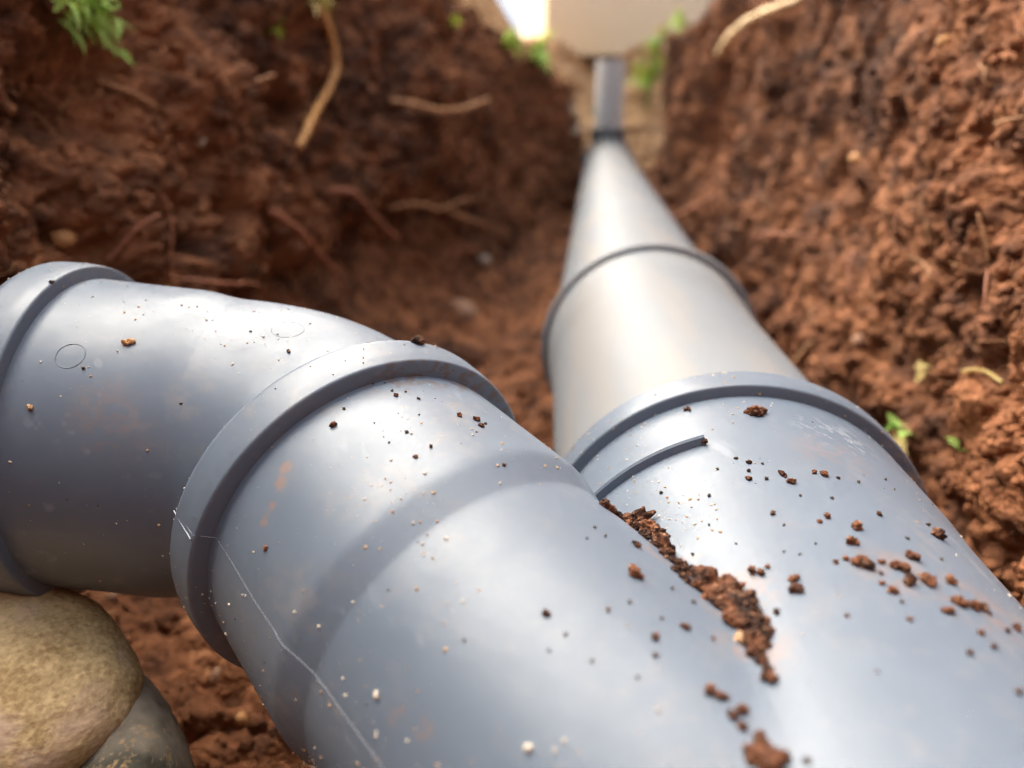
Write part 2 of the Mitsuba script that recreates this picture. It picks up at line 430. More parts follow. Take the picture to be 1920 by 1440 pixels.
# mould parting line down the near side of the arm, over collar, socket and arm
def arm_radius(t):
    return np.interp(t, [-.2, BT1, BT0, -.0004, .0004, W], [R_BR, R_BR, BS, BS, BC, BC])
st = np.r_[np.linspace(-.105, -.001, 90), np.linspace(.0005, W - .001, 12)]
sa = np.radians(160.0 + .25 * np.sin(st * 210) + np.where(st < BT1, (st - BT1) * 60, 0))
obj('mould_seam', tube([on_axis(PB, dB, t, arm_radius(t) + np.where((t > BT1 - .004) & (t < BT0 + .003), .00022, -.00003), a) for t, a in zip(st, sa)], .000055, 6), 'pvc_seam', FIT)
obj('mould_seam', tube([on_axis(PB, dB, t, BC, math.radians(161.5)) for t in np.linspace(.0008, W - .0006, 12)], .00017, 6), 'pvc_seam', FIT, label='bright moulding step across the collar')

# elbow: spigot in the branch socket, bend, socket and collar towards the bank
M = np.array([-0.0566, 0.2006, -0.0984])
RB = 0.052
tl = RB * math.tan(math.acos(dE @ dB) / 2)
c0, c1 = M - dB * tl, M + dE * tl
nb = unit(dE - dB * (dE @ dB))
ctr = c0 + nb * RB
half = math.acos(dE @ dB)
path, rad = [], []
for t in np.linspace(0, 1, 8):
    path.append(PB - dB * .004 + (c0 - PB + dB * .004) * t * .98); rad.append(.0406)
for t in np.linspace(0, 1, 26):
    ang = half * t
    path.append(ctr + RB * (-nb * math.cos(ang) + dB * math.sin(ang)))
    rad.append(.0412 + (.0424 - .0412) * sm(0, .6, t))
endE = PE + dE * .003
for t in np.linspace(0.02, 1, 40):
    path.append(c1 + (endE - c1) * t)
    rad.append(.0424 + (.0437 - .0424) * sm(.0, .32, t))
ELB = thing('pipe_elbow', 'grey plastic pipe elbow with soil specks, plugged into the angled arm and running left', 'pipe elbow')
elbow_mesh = tube(path, rad, 200, closed_ends=False)
obj('body', elbow_mesh, 'pvc', ELB)
obj('collar', lathe(PE, dE, rounded([(0, .0427), (0, .0472), (.0035, .0476), (W - .002, .0476), (W + .0006, .0461), (W + .0006, .0392), (W - .006, .0392)], .0009), 260), 'pvc', ELB)

def ring_mark(c, size, thick):
    c = np.array(c)
    vv = np.asarray(elbow_mesh[0])
    tree = cKDTree(vv)
    nb = vv[tree.query(c, k=12)[1]]
    u, _, w = np.linalg.svd(nb - nb.mean(0))
    e1, e2 = w[0], w[1]
    pts = [c + size * (math.cos(a) * e1 + math.sin(a) * e2) for a in np.linspace(0, 2 * np.pi, 60)]
    q = []
    for pnt in pts:                                # lay the ring on the curved surface
        d, i = tree.query(pnt, k=3)
        n = np.cross(vv[i[1]] - vv[i[0]], vv[i[2]] - vv[i[0]])
        q.append(pnt - unit(n) * ((pnt - vv[i[0]]) @ unit(n)) if np.linalg.norm(n) > 1e-12 else pnt)
    return tube(q, thick, 6, closed_ends=False)
obj('mould_mark', ring_mark((-0.10592, 0.17568, -0.06007), .0034, .00016), 'pvc', ELB, label='small raised moulding ring near the end collar')
obj('mould_mark', ring_mark((-0.05705, 0.18881, -0.05782), .0040, .00010), 'pvc', ELB, label='faint moulding ring on top of the bend')

def open_pipe(p, d, L, r, wall=.0025, n=160):
    return lathe(p, d, rounded([(0, r - wall), (0, r), (L, r), (L, r - wall)], .0006), n)

# stub of pipe from the elbow into the bank, hidden by its collar from here
STUB = thing('drain_pipe', 'grey pipe end entering the left bank from the elbow collar', 'pipe')
obj('barrel', open_pipe(PE + dE * .004, dE, .16, .0388), 'pvc', STUB)

# the run: short pipe with a bell at its far end, then the long pipe to the house
d2 = unit([0.0501, 0.9986, -0.0157]); c2 = np.array([0.0670, 0.1990, -0.1375])
d3 = unit([0.10118, 0.9946, -0.02311]); c3 = np.array([0.07700, 0.42313, -0.14149])
cB = np.array([0.0790, 0.4220, -0.1420])
LB = float((cB - c2) @ d2)
PIPE2 = thing('drain_pipe', 'short light grey pipe with a rimmed bell end, behind the branch fitting', 'pipe')
obj('barrel', lathe(c2, d2, rounded([(0, .0535), (LB - .055, .0545), (LB - .035, .0566), (LB - .012, .0569), (LB - .0045, .0571), (LB - .0005, .0574)], .003), 240), 'pvc_dusty', PIPE2)
obj('rim', lathe(cB, d2, rounded([(-.0004, .0568), (0, .0616), (.003, .0624), (.0075, .0616), (.0075, .0545), (0, .0545)], .0008), 240), 'pvc_dusty', PIPE2)
L3 = 1.50
PIPE3 = thing('drain_pipe', 'long dusty grey pipe running along the trench bottom to the house', 'pipe')
obj('barrel', open_pipe(c3 - d3 * .02, d3, L3, .0545, n=200), 'pvc_dusty', PIPE3)

end = c3 + d3 * (L3 - .02)
DOWN = thing('down_pipe', 'upright grey pipe coming out from under the house wall', 'pipe')
top = end + np.array([.004, .052, .0])
obj('barrel', lathe(top + [0, 0, .07], [0, 0, 1], rounded([(0, .031), (0, .0335), (.165, .0335)], .001), 90), 'pvc_down', DOWN)
BEN = thing('pipe_elbow', 'dark grey elbow at the foot of the upright pipe by the house', 'pipe elbow')
arc = [end - d3 * .03] + [end + d3 * (.052 * math.sin(a)) + np.array([0, 0, .052 * (1 - math.cos(a))]) for a in np.linspace(0, math.pi / 2, 14)] + [top + [0, 0, .075]]
obj('body', tube(arc, np.r_[.0555, np.linspace(.0555, .038, 14), .038], 60, closed_ends=False), 'pvc_dusty', BEN)
obj('collar', lathe(top + [0, 0, .050], [0, 0, 1], rounded([(0, .036), (0, .043), (.035, .043), (.035, .0345)], .002), 90), 'pvc_dark', BEN)
obj('collar', lathe(end - d3 * .055, d3, rounded([(0, .0546), (0, .063), (.05, .063), (.05, .055)], .002), 90), 'pvc_dusty', BEN)

# ---------------------------------------------------------------- the trench
def domes(p, r, seed, dens=1.0, keep=1.0):
    """bulging clods: height 0..1 of overlapping lumps of about radius r at the points p"""
    rng = np.random.default_rng(seed)
    lo, hi = p.min(0) - r, p.max(0) + r
    cell = r * 1.05 / dens ** (1 / 3)
    ijk = np.unique(np.floor((p - lo) / cell).astype(np.int64), axis=0)
    off = np.array([[i, j, k] for i in (-1, 0, 1) for j in (-1, 0, 1) for k in (-1, 0, 1)])
    ijk = np.unique((ijk[:, None] + off[None]).reshape(-1, 3), axis=0)
    s = (ijk[:, 0] * 73856093 ^ ijk[:, 1] * 19349663 ^ ijk[:, 2] * 83492791) + seed * 7919
    def rnd(k):
        h = (s + k * 2654435761) & 0xFFFFFFFF
        h = ((h ^ (h >> 15)) * 2246822519) & 0xFFFFFFFF
        h = ((h ^ (h >> 13)) * 3266489917) & 0xFFFFFFFF
        return ((h ^ (h >> 16)) & 0xFFFFFF) / 16777215.0
    c = lo + (ijk + np.stack([rnd(1), rnd(2), rnd(3)], -1)) * cell
    size = (.55 + .75 * rnd(4) ** 2) * r
    live = rnd(5) < keep
    c, size = c[live], size[live]
    d, i = cKDTree(c).query(p, k=4)
    return np.sqrt(np.clip(1 - (d / size[i]) ** 2, 0, 1) + 1e-6).__mul__(size[i] / r).max(1)

def soil_relief(p, seed, amp=1.0):
    big = (meshkit.fbm(p * 6, 3, seed) - .5) * .075
    mid = (meshkit.fbm(p * 24, 4, seed + 3) - .5) * .030
    return amp * (big + mid + domes(p, .030, seed + 1, keep=.45) * .009 + domes(p, .013, seed + 2, keep=.7) * .0075
                  + domes(p, .0065, seed + 4, keep=.8) * .0046 + domes(p, .0034, seed + 6, keep=.8) * .0026 + (meshkit.fbm(p * 300, 2, seed + 9) - .5) * .004
                  - .026 * sm(.60, .74, meshkit.fbm(p * 17 + 3.3, 3, seed + 12)))

def spaced(a, b, first, grow):
    """stations from a to b, spacing first, growing in proportion to the distance"""
    y, out = a, []
    while y < b:
        out.append(y)
        y += max(first, grow * abs(y))
    return np.array(out + [b])

YS = np.r_[-.5 + np.arange(0, 120) * .00583, spaced(.2, 2.26, .0015, .0030)]
S = {}

def smooth_noise1(y, f, seed):
    return meshkit.noise(np.stack([y * f, y * 0 + seed * 3.7, y * 0], -1), seed)

def left_top(y):
    return .19 - .07 * sm(.5, 1.15, y) - .13 * sm(1.15, 2.0, y) + .03 * (smooth_noise1(y, 4, 1) - .5)

def left_x(y, z):
    lat = -.217 - .15 * np.clip((z + .20), -.1, 1) + .03 * sm(-.14, -.24, z) + .04 * sm(.6, 1.15, y) + .13 * sm(1.1, 1.95, y)
    lat = lat - .035 * sm(-.09, -.165, z) * sm(1.3, .8, y)          # undercut at the foot
    return .1 * y + lat + .030 * (smooth_noise1(y, 3.0, 2) - .5) - .02 * sm(.3, .1, y)

def right_top(y):
    return .20 - .10 * sm(.75, 1.5, y) + .02 * (smooth_noise1(y, 5, 3) - .5) - .17 * sm(1.62, 1.85, y) - .03 * sm(1.9, 2.2, y)

def right_x(y, z):
    lat = .160 + .16 * np.clip(z + .17, -.06, 1) * (1 - .5 * sm(.9, 1.5, y)) - .035 * sm(.9, 1.5, y) + .20 * sm(1.52, 1.80, y) * sm(-.22, -.05, z)
    return .1 * y + lat + .03 * (smooth_noise1(y, 3.3, 5) - .5) + .05 * sm(.42, .22, y) * sm(-.10, .05, z)

def wall_sheet(side):
    xf, tf = (left_x, left_top) if side < 0 else (right_x, right_top)
    ns = 330
    s = np.linspace(0, 1, ns)
    y = YS[:, None] + 0 * s
    tz = tf(YS)[:, None]
    z = -.285 - .02 * y + (tz + .285 + .02 * y) * s
    x = xf(y, z)
    # rounded brow at the top, running back under the turf
    brow = np.clip((s - .96) / .04, 0, 1)
    x = x + side * .05 * brow ** 2
    P = np.stack([x, y, z], -1)
    flat = P.reshape(-1, 3)
    h = soil_relief(flat, 11 if side < 0 else 47, 1.2 if side < 0 else 1.0).reshape(y.shape)
    if side > 0:   # spade cuts: upright grooves in the upper right bank
        groove = meshkit.fbm(np.stack([flat[:, 1] * 26, flat[:, 2] * 3.2, flat[:, 0] * 0], -1), 4, 77).reshape(y.shape) - .5
        h = h * (1 - .25 * sm(.5, .25, y) - .62 * sm(.30, .55, y) * sm(-.19, -.08, z)) + groove * .080 * sm(.42, .75, y) * sm(-.17, -.05, z)
    else:
        groove = meshkit.fbm(np.stack([flat[:, 1] * 22, flat[:, 2] * 4, flat[:, 0] * 0], -1), 3, 78).reshape(y.shape) - .5
        h = h + groove * .03 * sm(.4, .9, y)
    Nx = np.array([-side * .97, 0, .24])
    P = P + h[..., None] * Nx
    S[side] = (P, YS, s)
    f = grid_faces(len(YS), ns)
    return P.reshape(-1, 3), (f if side > 0 else f[:, ::-1])

wl = wall_sheet(-1)
wr = wall_sheet(1)
structure('trench_wall', wl, 'soil')
structure('trench_wall', wr, 'soil')

def floor_sheet():
    u = np.linspace(0, 1, 190)
    x = .1 * YS[:, None] - .30 + .60 * u
    y = YS[:, None] + 0 * u
    lat = x - .1 * y
    z = -.208 - .018 * y + .10 * sm(-.16, -.29, lat) + .10 * sm(.12, .24, lat)
    P = np.stack([x, y, z], -1)
    h = soil_relief(P.reshape(-1, 3), 91, .8).reshape(z.shape)
    P[..., 2] += h - .012
    S[0] = (P, YS, u)
    return P.reshape(-1, 3), grid_faces(len(YS), len(u))
structure('trench_floor', floor_sheet(), 'soil')

def trench_end():
    """earth sloping up against the foot of the house, dug away round the upright pipe"""
    xs, u = np.linspace(-.5, 1.5, 330), np.linspace(0, 1, 90)
    x, u = np.meshgrid(xs, u, indexing='ij')
    px = top[0]
    ztop = .118 + .03 * (meshkit.fbm(np.stack([x * 9, x * 0, x * 0 + 2], -1), 3, 14) - .5) - .062 * np.exp(-((x - px) / .060) ** 2) - .03 * sm(.35, 1.0, x)
    z = -.34 + (ztop + .34) * u
    y = 2.185 - .20 * sm(.10, -.28, z) + .06 * np.clip((u - .96) / .04, 0, 1) ** 2 + .07 * np.exp(-((x - px) / .055) ** 2) * sm(-.15, .0, z)
    P = np.stack([x, y, z], -1)
    h = soil_relief(P.reshape(-1, 3), 131, .8).reshape(x.shape)
    P[..., 1] -= h
    return P.reshape(-1, 3), grid_faces(len(xs), 90)
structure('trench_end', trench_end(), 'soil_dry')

def added_back_bank():  # unseen earth bank added behind the camera to block sky fill
    xs, zs = np.linspace(-.9, .9, 90), np.linspace(-.3, .62, 60)
    x, z = np.meshgrid(xs, zs, indexing='ij')
    P = np.stack([x, -.25 - .45 * np.clip(z + .05, 0, 1), z], -1)
    P[..., 1] += soil_relief(P.reshape(-1, 3), 151).reshape(x.shape)
    return P.reshape(-1, 3), grid_faces(len(xs), len(zs))[:, ::-1]
structure('trench_end', added_back_bank(), 'soil')  # added bank out of view, shades the faces turned to the camera

def ground_sheet(side):
    xf, tf = (left_x, left_top) if side < 0 else (right_x, right_top)
    e = np.r_[np.linspace(0, .6, 70), .6 + np.geomspace(.02, 60, 40)]
    edge = xf(YS, tf(YS)) + side * .03
    x = edge[:, None] + side * e
    y = YS[:, None] + 0 * e
    z = tf(YS)[:, None] - .012 + .02 * sm(0, .3, e)
    if side < 0:      # the dug-out earth is heaped along the left edge
        z = z + .15 * np.exp(-((e - .11) / .09) ** 2) * sm(.9, 1.3, y) * sm(2.02, 1.70, y) + .05 * sm(.3, 2, e)
    else:
        z = z + (.12 + 0 * y - z) * sm(.25, 1.2, e)
    P = np.stack([x, y, z], -1)
    h = soil_relief(P.reshape(-1, 3), 171 + side, .8).reshape(z.shape)
    P[..., 2] += h * sm(3, .4, e)
    f = grid_faces(len(YS), len(e))
    return P.reshape(-1, 3), (f if side < 0 else f[:, ::-1])

def flat_sheet(x0, x1, y0, y1, z, n=24):
    xs, ys = np.linspace(x0, x1, n), np.linspace(y0, y1, n)
    x, y = np.meshgrid(xs, ys, indexing='ij')
    return np.stack([x, y, z + 0 * x], -1).reshape(-1, 3), grid_faces(n, n)[:, ::-1]
def added_back_heap():
    """unseen heap, added behind the camera to keep low sky light off the pipes"""
    xs, ys = np.linspace(-1.3, 1.3, 60), np.linspace(-1.6, -.47, 40)
    x, y = np.meshgrid(xs, ys, indexing='ij')
    z = .10 + .52 * sm(-1.6, -.75, y) * sm(1.25, .8, np.abs(x))
    P = np.stack([x, y, z], -1)
    P[..., 2] += soil_relief(P.reshape(-1, 3), 161).reshape(x.shape)
    return P.reshape(-1, 3), grid_faces(len(xs), len(ys))
ground = join([ground_sheet(-1), ground_sheet(1), flat_sheet(-60, 60, 2.25, 60, .06), flat_sheet(-60, 60, -60, -.95, .165), added_back_heap()])
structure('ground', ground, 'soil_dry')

# loose crumbs of earth lying on the walls and the floor (nobody could count these)
def loose():
    rng = np.random.default_rng(5)
    kinds = [clod(1.0, 900 + k, 1, 1.0, (1, 1, .85)) for k in range(10)]
    fine = [clod(1.0, 950 + k, 2, 1.0, (1, 1, .85)) for k in range(8)]
    parts = []
    for side, n in ((-1, 4200), (1, 5200), (0, 3000)):
        P, ys, s = S[side]
        for _ in range(n):
            y = .18 + 1.6 * rng.random() ** 2.0
            i = np.searchsorted(YS, y)
            j = int(len(s) * (rng.random() * .94 + .02))
            p = P[i, j]
            if side == 0 and abs(p[0] - (.056 + .1 * p[1])) < .05:
                continue
            r = .0008 + (.0052 if side < 1 else .0034) * rng.random() ** 3.6
            v, f = (fine if r > .0042 and y < .8 else kinds)[rng.integers(8)]
            nrm = np.array([-side * .9, -.1, .4]) if side else np.array([0, 0, 1])
            parts.append((v * r @ randrot(rng).T + p + nrm * r * .25, f))
    return join(parts)
structure('loose_soil', loose(), 'soil', kind='stuff', label='loose crumbs of red brown earth on the trench walls and floor')

def wall_point(side, y, s, out=0.0):
    """a point of the bank's surface; out = distance proud of it"""
    P, ys, ss = S[side]
    i = int(np.clip(np.searchsorted(ys, y), 1, len(ys) - 2)); j = int(np.clip(round(s * (len(ss) - 1)), 1, len(ss) - 2))
    p = P[i - 1:i + 2, j - 1:j + 2].reshape(-1, 3).mean(0)
    return p + out * unit(np.array([-side * .9, -.25, .3]))

#DATA#
# measured places of the crumbs: point on the pipe, normal, radius
MAIN_CRUMBS = [(0.0480, 0.1939, -0.0819, -0.3200, 0.0169, 0.9473, 0.00116), (0.0472, 0.1718, -0.0806, -0.0528, -0.9986, 0.0000, 0.00078), (0.0542, 0.1588, -0.0802, -0.1825, -0.0420, 0.9823, 0.00079), (0.0532, 0.1552, -0.0805, -0.1825, -0.0420, 0.9823, 0.00054), (0.0523, 0.1520, -0.0808, -0.2050, -0.0145, 0.9787, 0.00082), (0.0558, 0.1509, -0.0802, -0.1334, -0.0130, 0.9910, 0.00053), (0.0597, 0.1518, -0.0798, -0.0616, -0.0220, 0.9979, 0.00117), (0.0604, 0.1487, -0.0798, -0.0591, 0.0040, 0.9982, 0.00087), (0.0671, 0.1532, -0.0797, 0.0575, -0.0547, 0.9968, 0.00059), (0.0690, 0.1525, -0.0799, 0.1058, -0.0520, 0.9930, 0.00130), (0.0717, 0.1515, -0.0803, 0.1542, -0.0440, 0.9871, 0.00053), (0.0528, 0.1368, -0.0806, -0.1860, 0.0090, 0.9825, 0.00065), (0.0626, 0.1339, -0.0798, -0.0108, -0.0003, 0.9999, 0.00079), (0.0605, 0.1323, -0.0798, -0.0430, 0.0014, 0.9991, 0.00058), (0.0670, 0.1304, -0.0800, 0.0928, -0.0041, 0.9957, 0.00104), (0.0745, 0.1371, -0.0811, 0.2259, -0.0111, 0.9741, 0.00070), (0.0636, 0.1249, -0.0798, 0.0323, -0.0025, 0.9995, 0.00110), (0.0645, 0.1244, -0.0798, 0.0323, -0.0025, 0.9995, 0.00070), (0.0582, 0.1185, -0.0799, -0.0644, 0.0026, 0.9979, 0.00062), (0.0604, 0.1194, -0.0798, -0.0304, 0.0008, 0.9995, 0.00068), (0.0667, 0.1186, -0.0800, 0.1052, -0.0064, 0.9944, 0.00091), (0.0681, 0.1178, -0.0802, 0.1070, -0.0065, 0.9942, 0.00081), (0.0648, 0.1151, -0.0799, 0.0733, -0.0030, 0.9973, 0.00052), (0.0638, 0.1121, -0.0798, 0.0430, -0.0014, 0.9991, 0.00064), (0.0779, 0.1160, -0.0823, 0.2875, -0.0160, 0.9577, 0.00090), (0.0439, 0.1197, -0.0827, -0.3108, 0.0172, 0.9503, 0.00107), (0.0450, 0.1188, -0.0823, -0.3091, 0.0155, 0.9509, 0.00087), (0.0467, 0.1199, -0.0818, -0.2698, 0.0150, 0.9628, 0.00058), (0.0445, 0.1075, -0.0823, -0.2991, 0.0150, 0.9541, 0.00063), (0.0543, 0.1038, -0.0802, -0.1215, 0.0055, 0.9926, 0.00048), (0.0638, 0.1025, -0.0799, 0.0520, -0.0019, 0.9986, 0.00056), (0.0750, 0.1014, -0.0817, 0.2582, -0.0144, 0.9660, 0.00085), (0.0849, 0.1069, -0.0852, 0.4263, -0.0218, 0.9043, 0.00126), (0.0816, 0.1045, -0.0838, 0.3800, -0.0197, 0.9248, 0.00066), (0.0698, 0.0955, -0.0806, 0.1649, -0.0079, 0.9863, 0.00065), (0.0751, 0.0981, -0.0818, 0.2616, -0.0146, 0.9651, 0.00071), (0.0537, 0.0909, -0.0802, -0.1068, 0.0065, 0.9943, 0.00035), (0.0728, 0.0879, -0.0813, 0.2381, -0.0118, 0.9712, 0.00061), (0.0428, 0.1141, -0.0830, -0.3368, 0.0186, 0.9414, 0.00038), (0.0520, 0.1616, -0.0805, -0.2061, -0.0408, 0.9777, 0.00043), (0.0569, 0.1575, -0.0798, -0.1349, -0.0445, 0.9899, 0.00036), (0.0603, 0.1428, -0.0798, -0.0538, 0.0037, 0.9985, 0.00039), (0.0432, 0.1494, -0.0835, -0.3653, 0.0186, 0.9307, 0.00047), (0.0472, 0.1589, -0.0819, -0.2994, -0.0358, 0.9534, 0.00043), (0.0666, 0.1418, -0.0799, 0.0821, -0.0035, 0.9966, 0.00044), (0.0535, 0.1322, -0.0805, -0.1505, 0.0088, 0.9886, 0.00037), (0.0765, 0.1293, -0.0817, 0.2648, -0.0132, 0.9642, 0.00047), (0.0868, 0.1402, -0.0853, 0.4291, -0.0234, 0.9029, 0.00045), (0.0407, 0.1386, -0.0843, -0.3991, 0.0218, 0.9166, 0.00033), (0.0359, 0.1311, -0.0865, -0.4475, 0.0252, 0.8939, 0.00042), (0.0570, 0.1248, -0.0800, -0.1034, 0.0046, 0.9946, 0.00035), (0.0809, 0.1243, -0.0832, 0.3417, -0.0188, 0.9396, 0.00045), (0.0647, 0.1070, -0.0799, 0.0823, -0.0035, 0.9966, 0.00044), (0.0531, 0.1220, -0.0805, -0.1718, 0.0082, 0.9851, 0.00034), (0.0507, 0.1235, -0.0809, -0.2069, 0.0101, 0.9783, 0.00030), (0.0436, 0.1295, -0.0830, -0.3480, 0.0176, 0.9373, 0.00031), (0.0393, 0.0780, -0.0836, -0.3573, 0.0108, 0.9339, 0.00053), (0.0346, 0.1582, -0.0877, -0.5187, -0.0243, 0.8546, 0.00049), (0.0853, 0.1573, -0.0838, 0.3845, -0.0720, 0.9203, 0.00037), (0.0763, 0.1513, -0.0812, 0.2252, -0.0477, 0.9731, 0.00041)]
ARM_CRUMBS = [(0.0237, 0.1261, -0.0813, 0.4209, 0.1500, 0.8946, 0.00111), (0.0226, 0.0998, -0.0811, 0.0842, -0.1331, 0.9875, 0.00093), (0.0221, 0.0962, -0.0817, 0.0396, -0.1686, 0.9849, 0.00049), (0.0282, 0.1028, -0.0818, 0.1918, -0.0472, 0.9803, 0.00078), (0.0057, 0.1043, -0.0802, -0.0869, -0.3007, 0.9498, 0.00074), (0.0323, 0.1015, -0.0828, 0.2508, 0.0027, 0.9680, 0.00043), (0.0157, 0.1047, -0.0798, 0.0663, -0.1867, 0.9802, 0.00044), (-0.0382, 0.1517, -0.0677, -0.1875, -0.3529, 0.9167, 0.00086), (-0.0193, 0.1396, -0.0692, -0.0553, -0.2591, 0.9643, 0.00053), (-0.0220, 0.1474, -0.0674, 0.0021, -0.2165, 0.9763, 0.00045), (-0.0165, 0.1427, -0.0684, 0.0212, -0.2020, 0.9792, 0.00049), (-0.0116, 0.1566, -0.0676, 0.2468, -0.0216, 0.9688, 0.00065), (-0.0079, 0.1567, -0.0686, 0.3006, 0.0244, 0.9534, 0.00071), (-0.0066, 0.1540, -0.0690, 0.2828, 0.0090, 0.9591, 0.00076), (-0.0016, 0.1405, -0.0715, 0.3848, -0.2834, 0.8784, 0.00049), (-0.0492, 0.1328, -0.0861, -0.6040, -0.5954, 0.5298, 0.00069), (0.0188, 0.0925, -0.0825, -0.0684, -0.2496, 0.9659, 0.00036), (0.0157, 0.1276, -0.0782, 0.3390, 0.0370, 0.9401, 0.00041), (0.0175, 0.1254, -0.0787, 0.3417, 0.0399, 0.9390, 0.00040), (0.0331, 0.0874, -0.0840, 0.1124, -0.1455, 0.9830, 0.00108), (0.0324, 0.0846, -0.0843, 0.0450, -0.1632, 0.9856, 0.00083), (0.0291, 0.0902, -0.0832, 0.0859, -0.1320, 0.9875, 0.00094), (0.0305, 0.0893, -0.0834, 0.1144, -0.1495, 0.9821, 0.00102), (0.0316, 0.0862, -0.0840, 0.0699, -0.1614, 0.9844, 0.00076), (0.0138, 0.1229, -0.0776, 0.2612, -0.0296, 0.9648, 0.00029), (0.0085, 0.1004, -0.0811, -0.1001, -0.3091, 0.9458, 0.00034), (0.0244, 0.1041, -0.0809, 0.1587, -0.0734, 0.9846, 0.00035), (0.0279, 0.1132, -0.0817, 0.3235, 0.0637, 0.9441, 0.00042), (0.0312, 0.1108, -0.0828, 0.3601, 0.0566, 0.9312, 0.00041), (0.0195, 0.1069, -0.0798, 0.1456, -0.1246, 0.9815, 0.00035), (-0.0261, 0.1612, -0.0646, 0.0975, -0.1430, 0.9849, 0.00054), (-0.0272, 0.1632, -0.0642, 0.0975, -0.1430, 0.9849, 0.00036), (-0.0318, 0.1656, -0.0635, 0.0595, -0.1727, 0.9832, 0.00031), (-0.0210, 0.1611, -0.0653, 0.1730, -0.0827, 0.9814, 0.00042), (-0.0059, 0.1561, -0.0693, 0.3182, 0.0397, 0.9472, 0.00041), (-0.0242, 0.1634, -0.0646, 0.1542, -0.0979, 0.9832, 0.00036), (-0.0368, 0.1564, -0.0658, -0.1124, -0.3004, 0.9472, 0.00035), (0.0058, 0.0981, -0.0823, -0.1927, -0.3511, 0.9163, 0.00029), (-0.0078, 0.1029, -0.0842, -0.3377, -0.4476, 0.8280, 0.00035), (0.0123, 0.0956, -0.0822, -0.1141, -0.3122, 0.9431, 0.00033)]
GROOVE_CLODS = [(0.0195, 0.1442, -0.0832, 0.5711, 0.2636, 0.7774, 0.00113), (0.0209, 0.1443, -0.0843, 0.5857, 0.2949, 0.7550, 0.00136), (0.0228, 0.1455, -0.0863, 0.6151, 0.3225, 0.7195, 0.00126), (0.0261, 0.1571, -0.0942, -0.6730, -0.0161, 0.7395, 0.00137), (0.0272, 0.1548, -0.0932, -0.6549, -0.0118, 0.7557, 0.00147), (0.0284, 0.1546, -0.0923, -0.6364, -0.0128, 0.7712, 0.00171), (0.0294, 0.1509, -0.0914, -0.6063, 0.0315, 0.7946, 0.00239), (0.0275, 0.1502, -0.0924, -0.3330, 0.3250, 0.8851, 0.00179), (0.0304, 0.1458, -0.0904, -0.5812, 0.0319, 0.8131, 0.00256), (0.0272, 0.1370, -0.0863, 0.5997, 0.2942, 0.7442, 0.00164), (0.0317, 0.1415, -0.0894, -0.5558, 0.0312, 0.8307, 0.00192), (0.0297, 0.1339, -0.0871, 0.5852, 0.3101, 0.7493, 0.00237), (0.0301, 0.1283, -0.0854, 0.5237, 0.2462, 0.8156, 0.00135), (0.0310, 0.1267, -0.0855, 0.5400, 0.2459, 0.8050, 0.00144), (0.0323, 0.1257, -0.0860, 0.5084, 0.2363, 0.8281, 0.00174), (0.0335, 0.1246, -0.0862, 0.2843, 0.1702, 0.9435, 0.00152), (0.0316, 0.1191, -0.0840, 0.4528, 0.1802, 0.8732, 0.00127), (0.0345, 0.1236, -0.0863, -0.1208, 0.1661, 0.9787, 0.00182), (0.0356, 0.1214, -0.0859, 0.0426, 0.1106, 0.9929, 0.00189), (0.0336, 0.1176, -0.0848, 0.4443, 0.1710, 0.8794, 0.00145), (0.0365, 0.1197, -0.0856, -0.3528, 0.1113, 0.9291, 0.00206), (0.0377, 0.1176, -0.0851, -0.1860, 0.0287, 0.9821, 0.00193), (0.0362, 0.1153, -0.0852, -0.1871, 0.1231, 0.9746, 0.00190), (0.0375, 0.1139, -0.0849, -0.0524, 0.0586, 0.9969, 0.00217), (0.0396, 0.1156, -0.0843, -0.3751, 0.0209, 0.9268, 0.00209), (0.0383, 0.1118, -0.0846, -0.3355, 0.0659, 0.9397, 0.00204), (0.0401, 0.1125, -0.0840, -0.3861, 0.0200, 0.9223, 0.00196), (0.0398, 0.1096, -0.0841, -0.3731, 0.0246, 0.9275, 0.00201), (0.0383, 0.1074, -0.0843, -0.2020, 0.0332, 0.9788, 0.00189), (0.0403, 0.1076, -0.0838, -0.3622, 0.0196, 0.9319, 0.00216), (0.0410, 0.1053, -0.0835, -0.3561, 0.0182, 0.9343, 0.00177), (0.0391, 0.1046, -0.0840, -0.1717, 0.0571, 0.9835, 0.00194), (0.0399, 0.1027, -0.0838, -0.2784, 0.0291, 0.9600, 0.00200), (0.0381, 0.1017, -0.0841, -0.1500, 0.0492, 0.9875, 0.00138), (0.0405, 0.1014, -0.0836, -0.3357, 0.0181, 0.9418, 0.00155), (0.0394, 0.0999, -0.0838, -0.1287, 0.0337, 0.9911, 0.00161), (0.0380, 0.0991, -0.0840, -0.0437, 0.0299, 0.9986, 0.00127), (0.0390, 0.0974, -0.0838, -0.1547, 0.0190, 0.9878, 0.00108), (0.0392, 0.0954, -0.0837, -0.1589, 0.0092, 0.9873, 0.00090), (0.0389, 0.0934, -0.0837, -0.1691, 0.0002, 0.9856, 0.00105), (0.0417, 0.1030, -0.0832, -0.3357, 0.0181, 0.9418, 0.00113), (0.0394, 0.1184, -0.0844, -0.4112, 0.0307, 0.9110, 0.00126), (0.0405, 0.1157, -0.0839, -0.3683, 0.0202, 0.9295, 0.00124), (0.0305, 0.1217, -0.0840, 0.4744, 0.1793, 0.8618, 0.00089), (0.0217, 0.1449, -0.0851, 0.6000, 0.2947, 0.7438, 0.00091)]
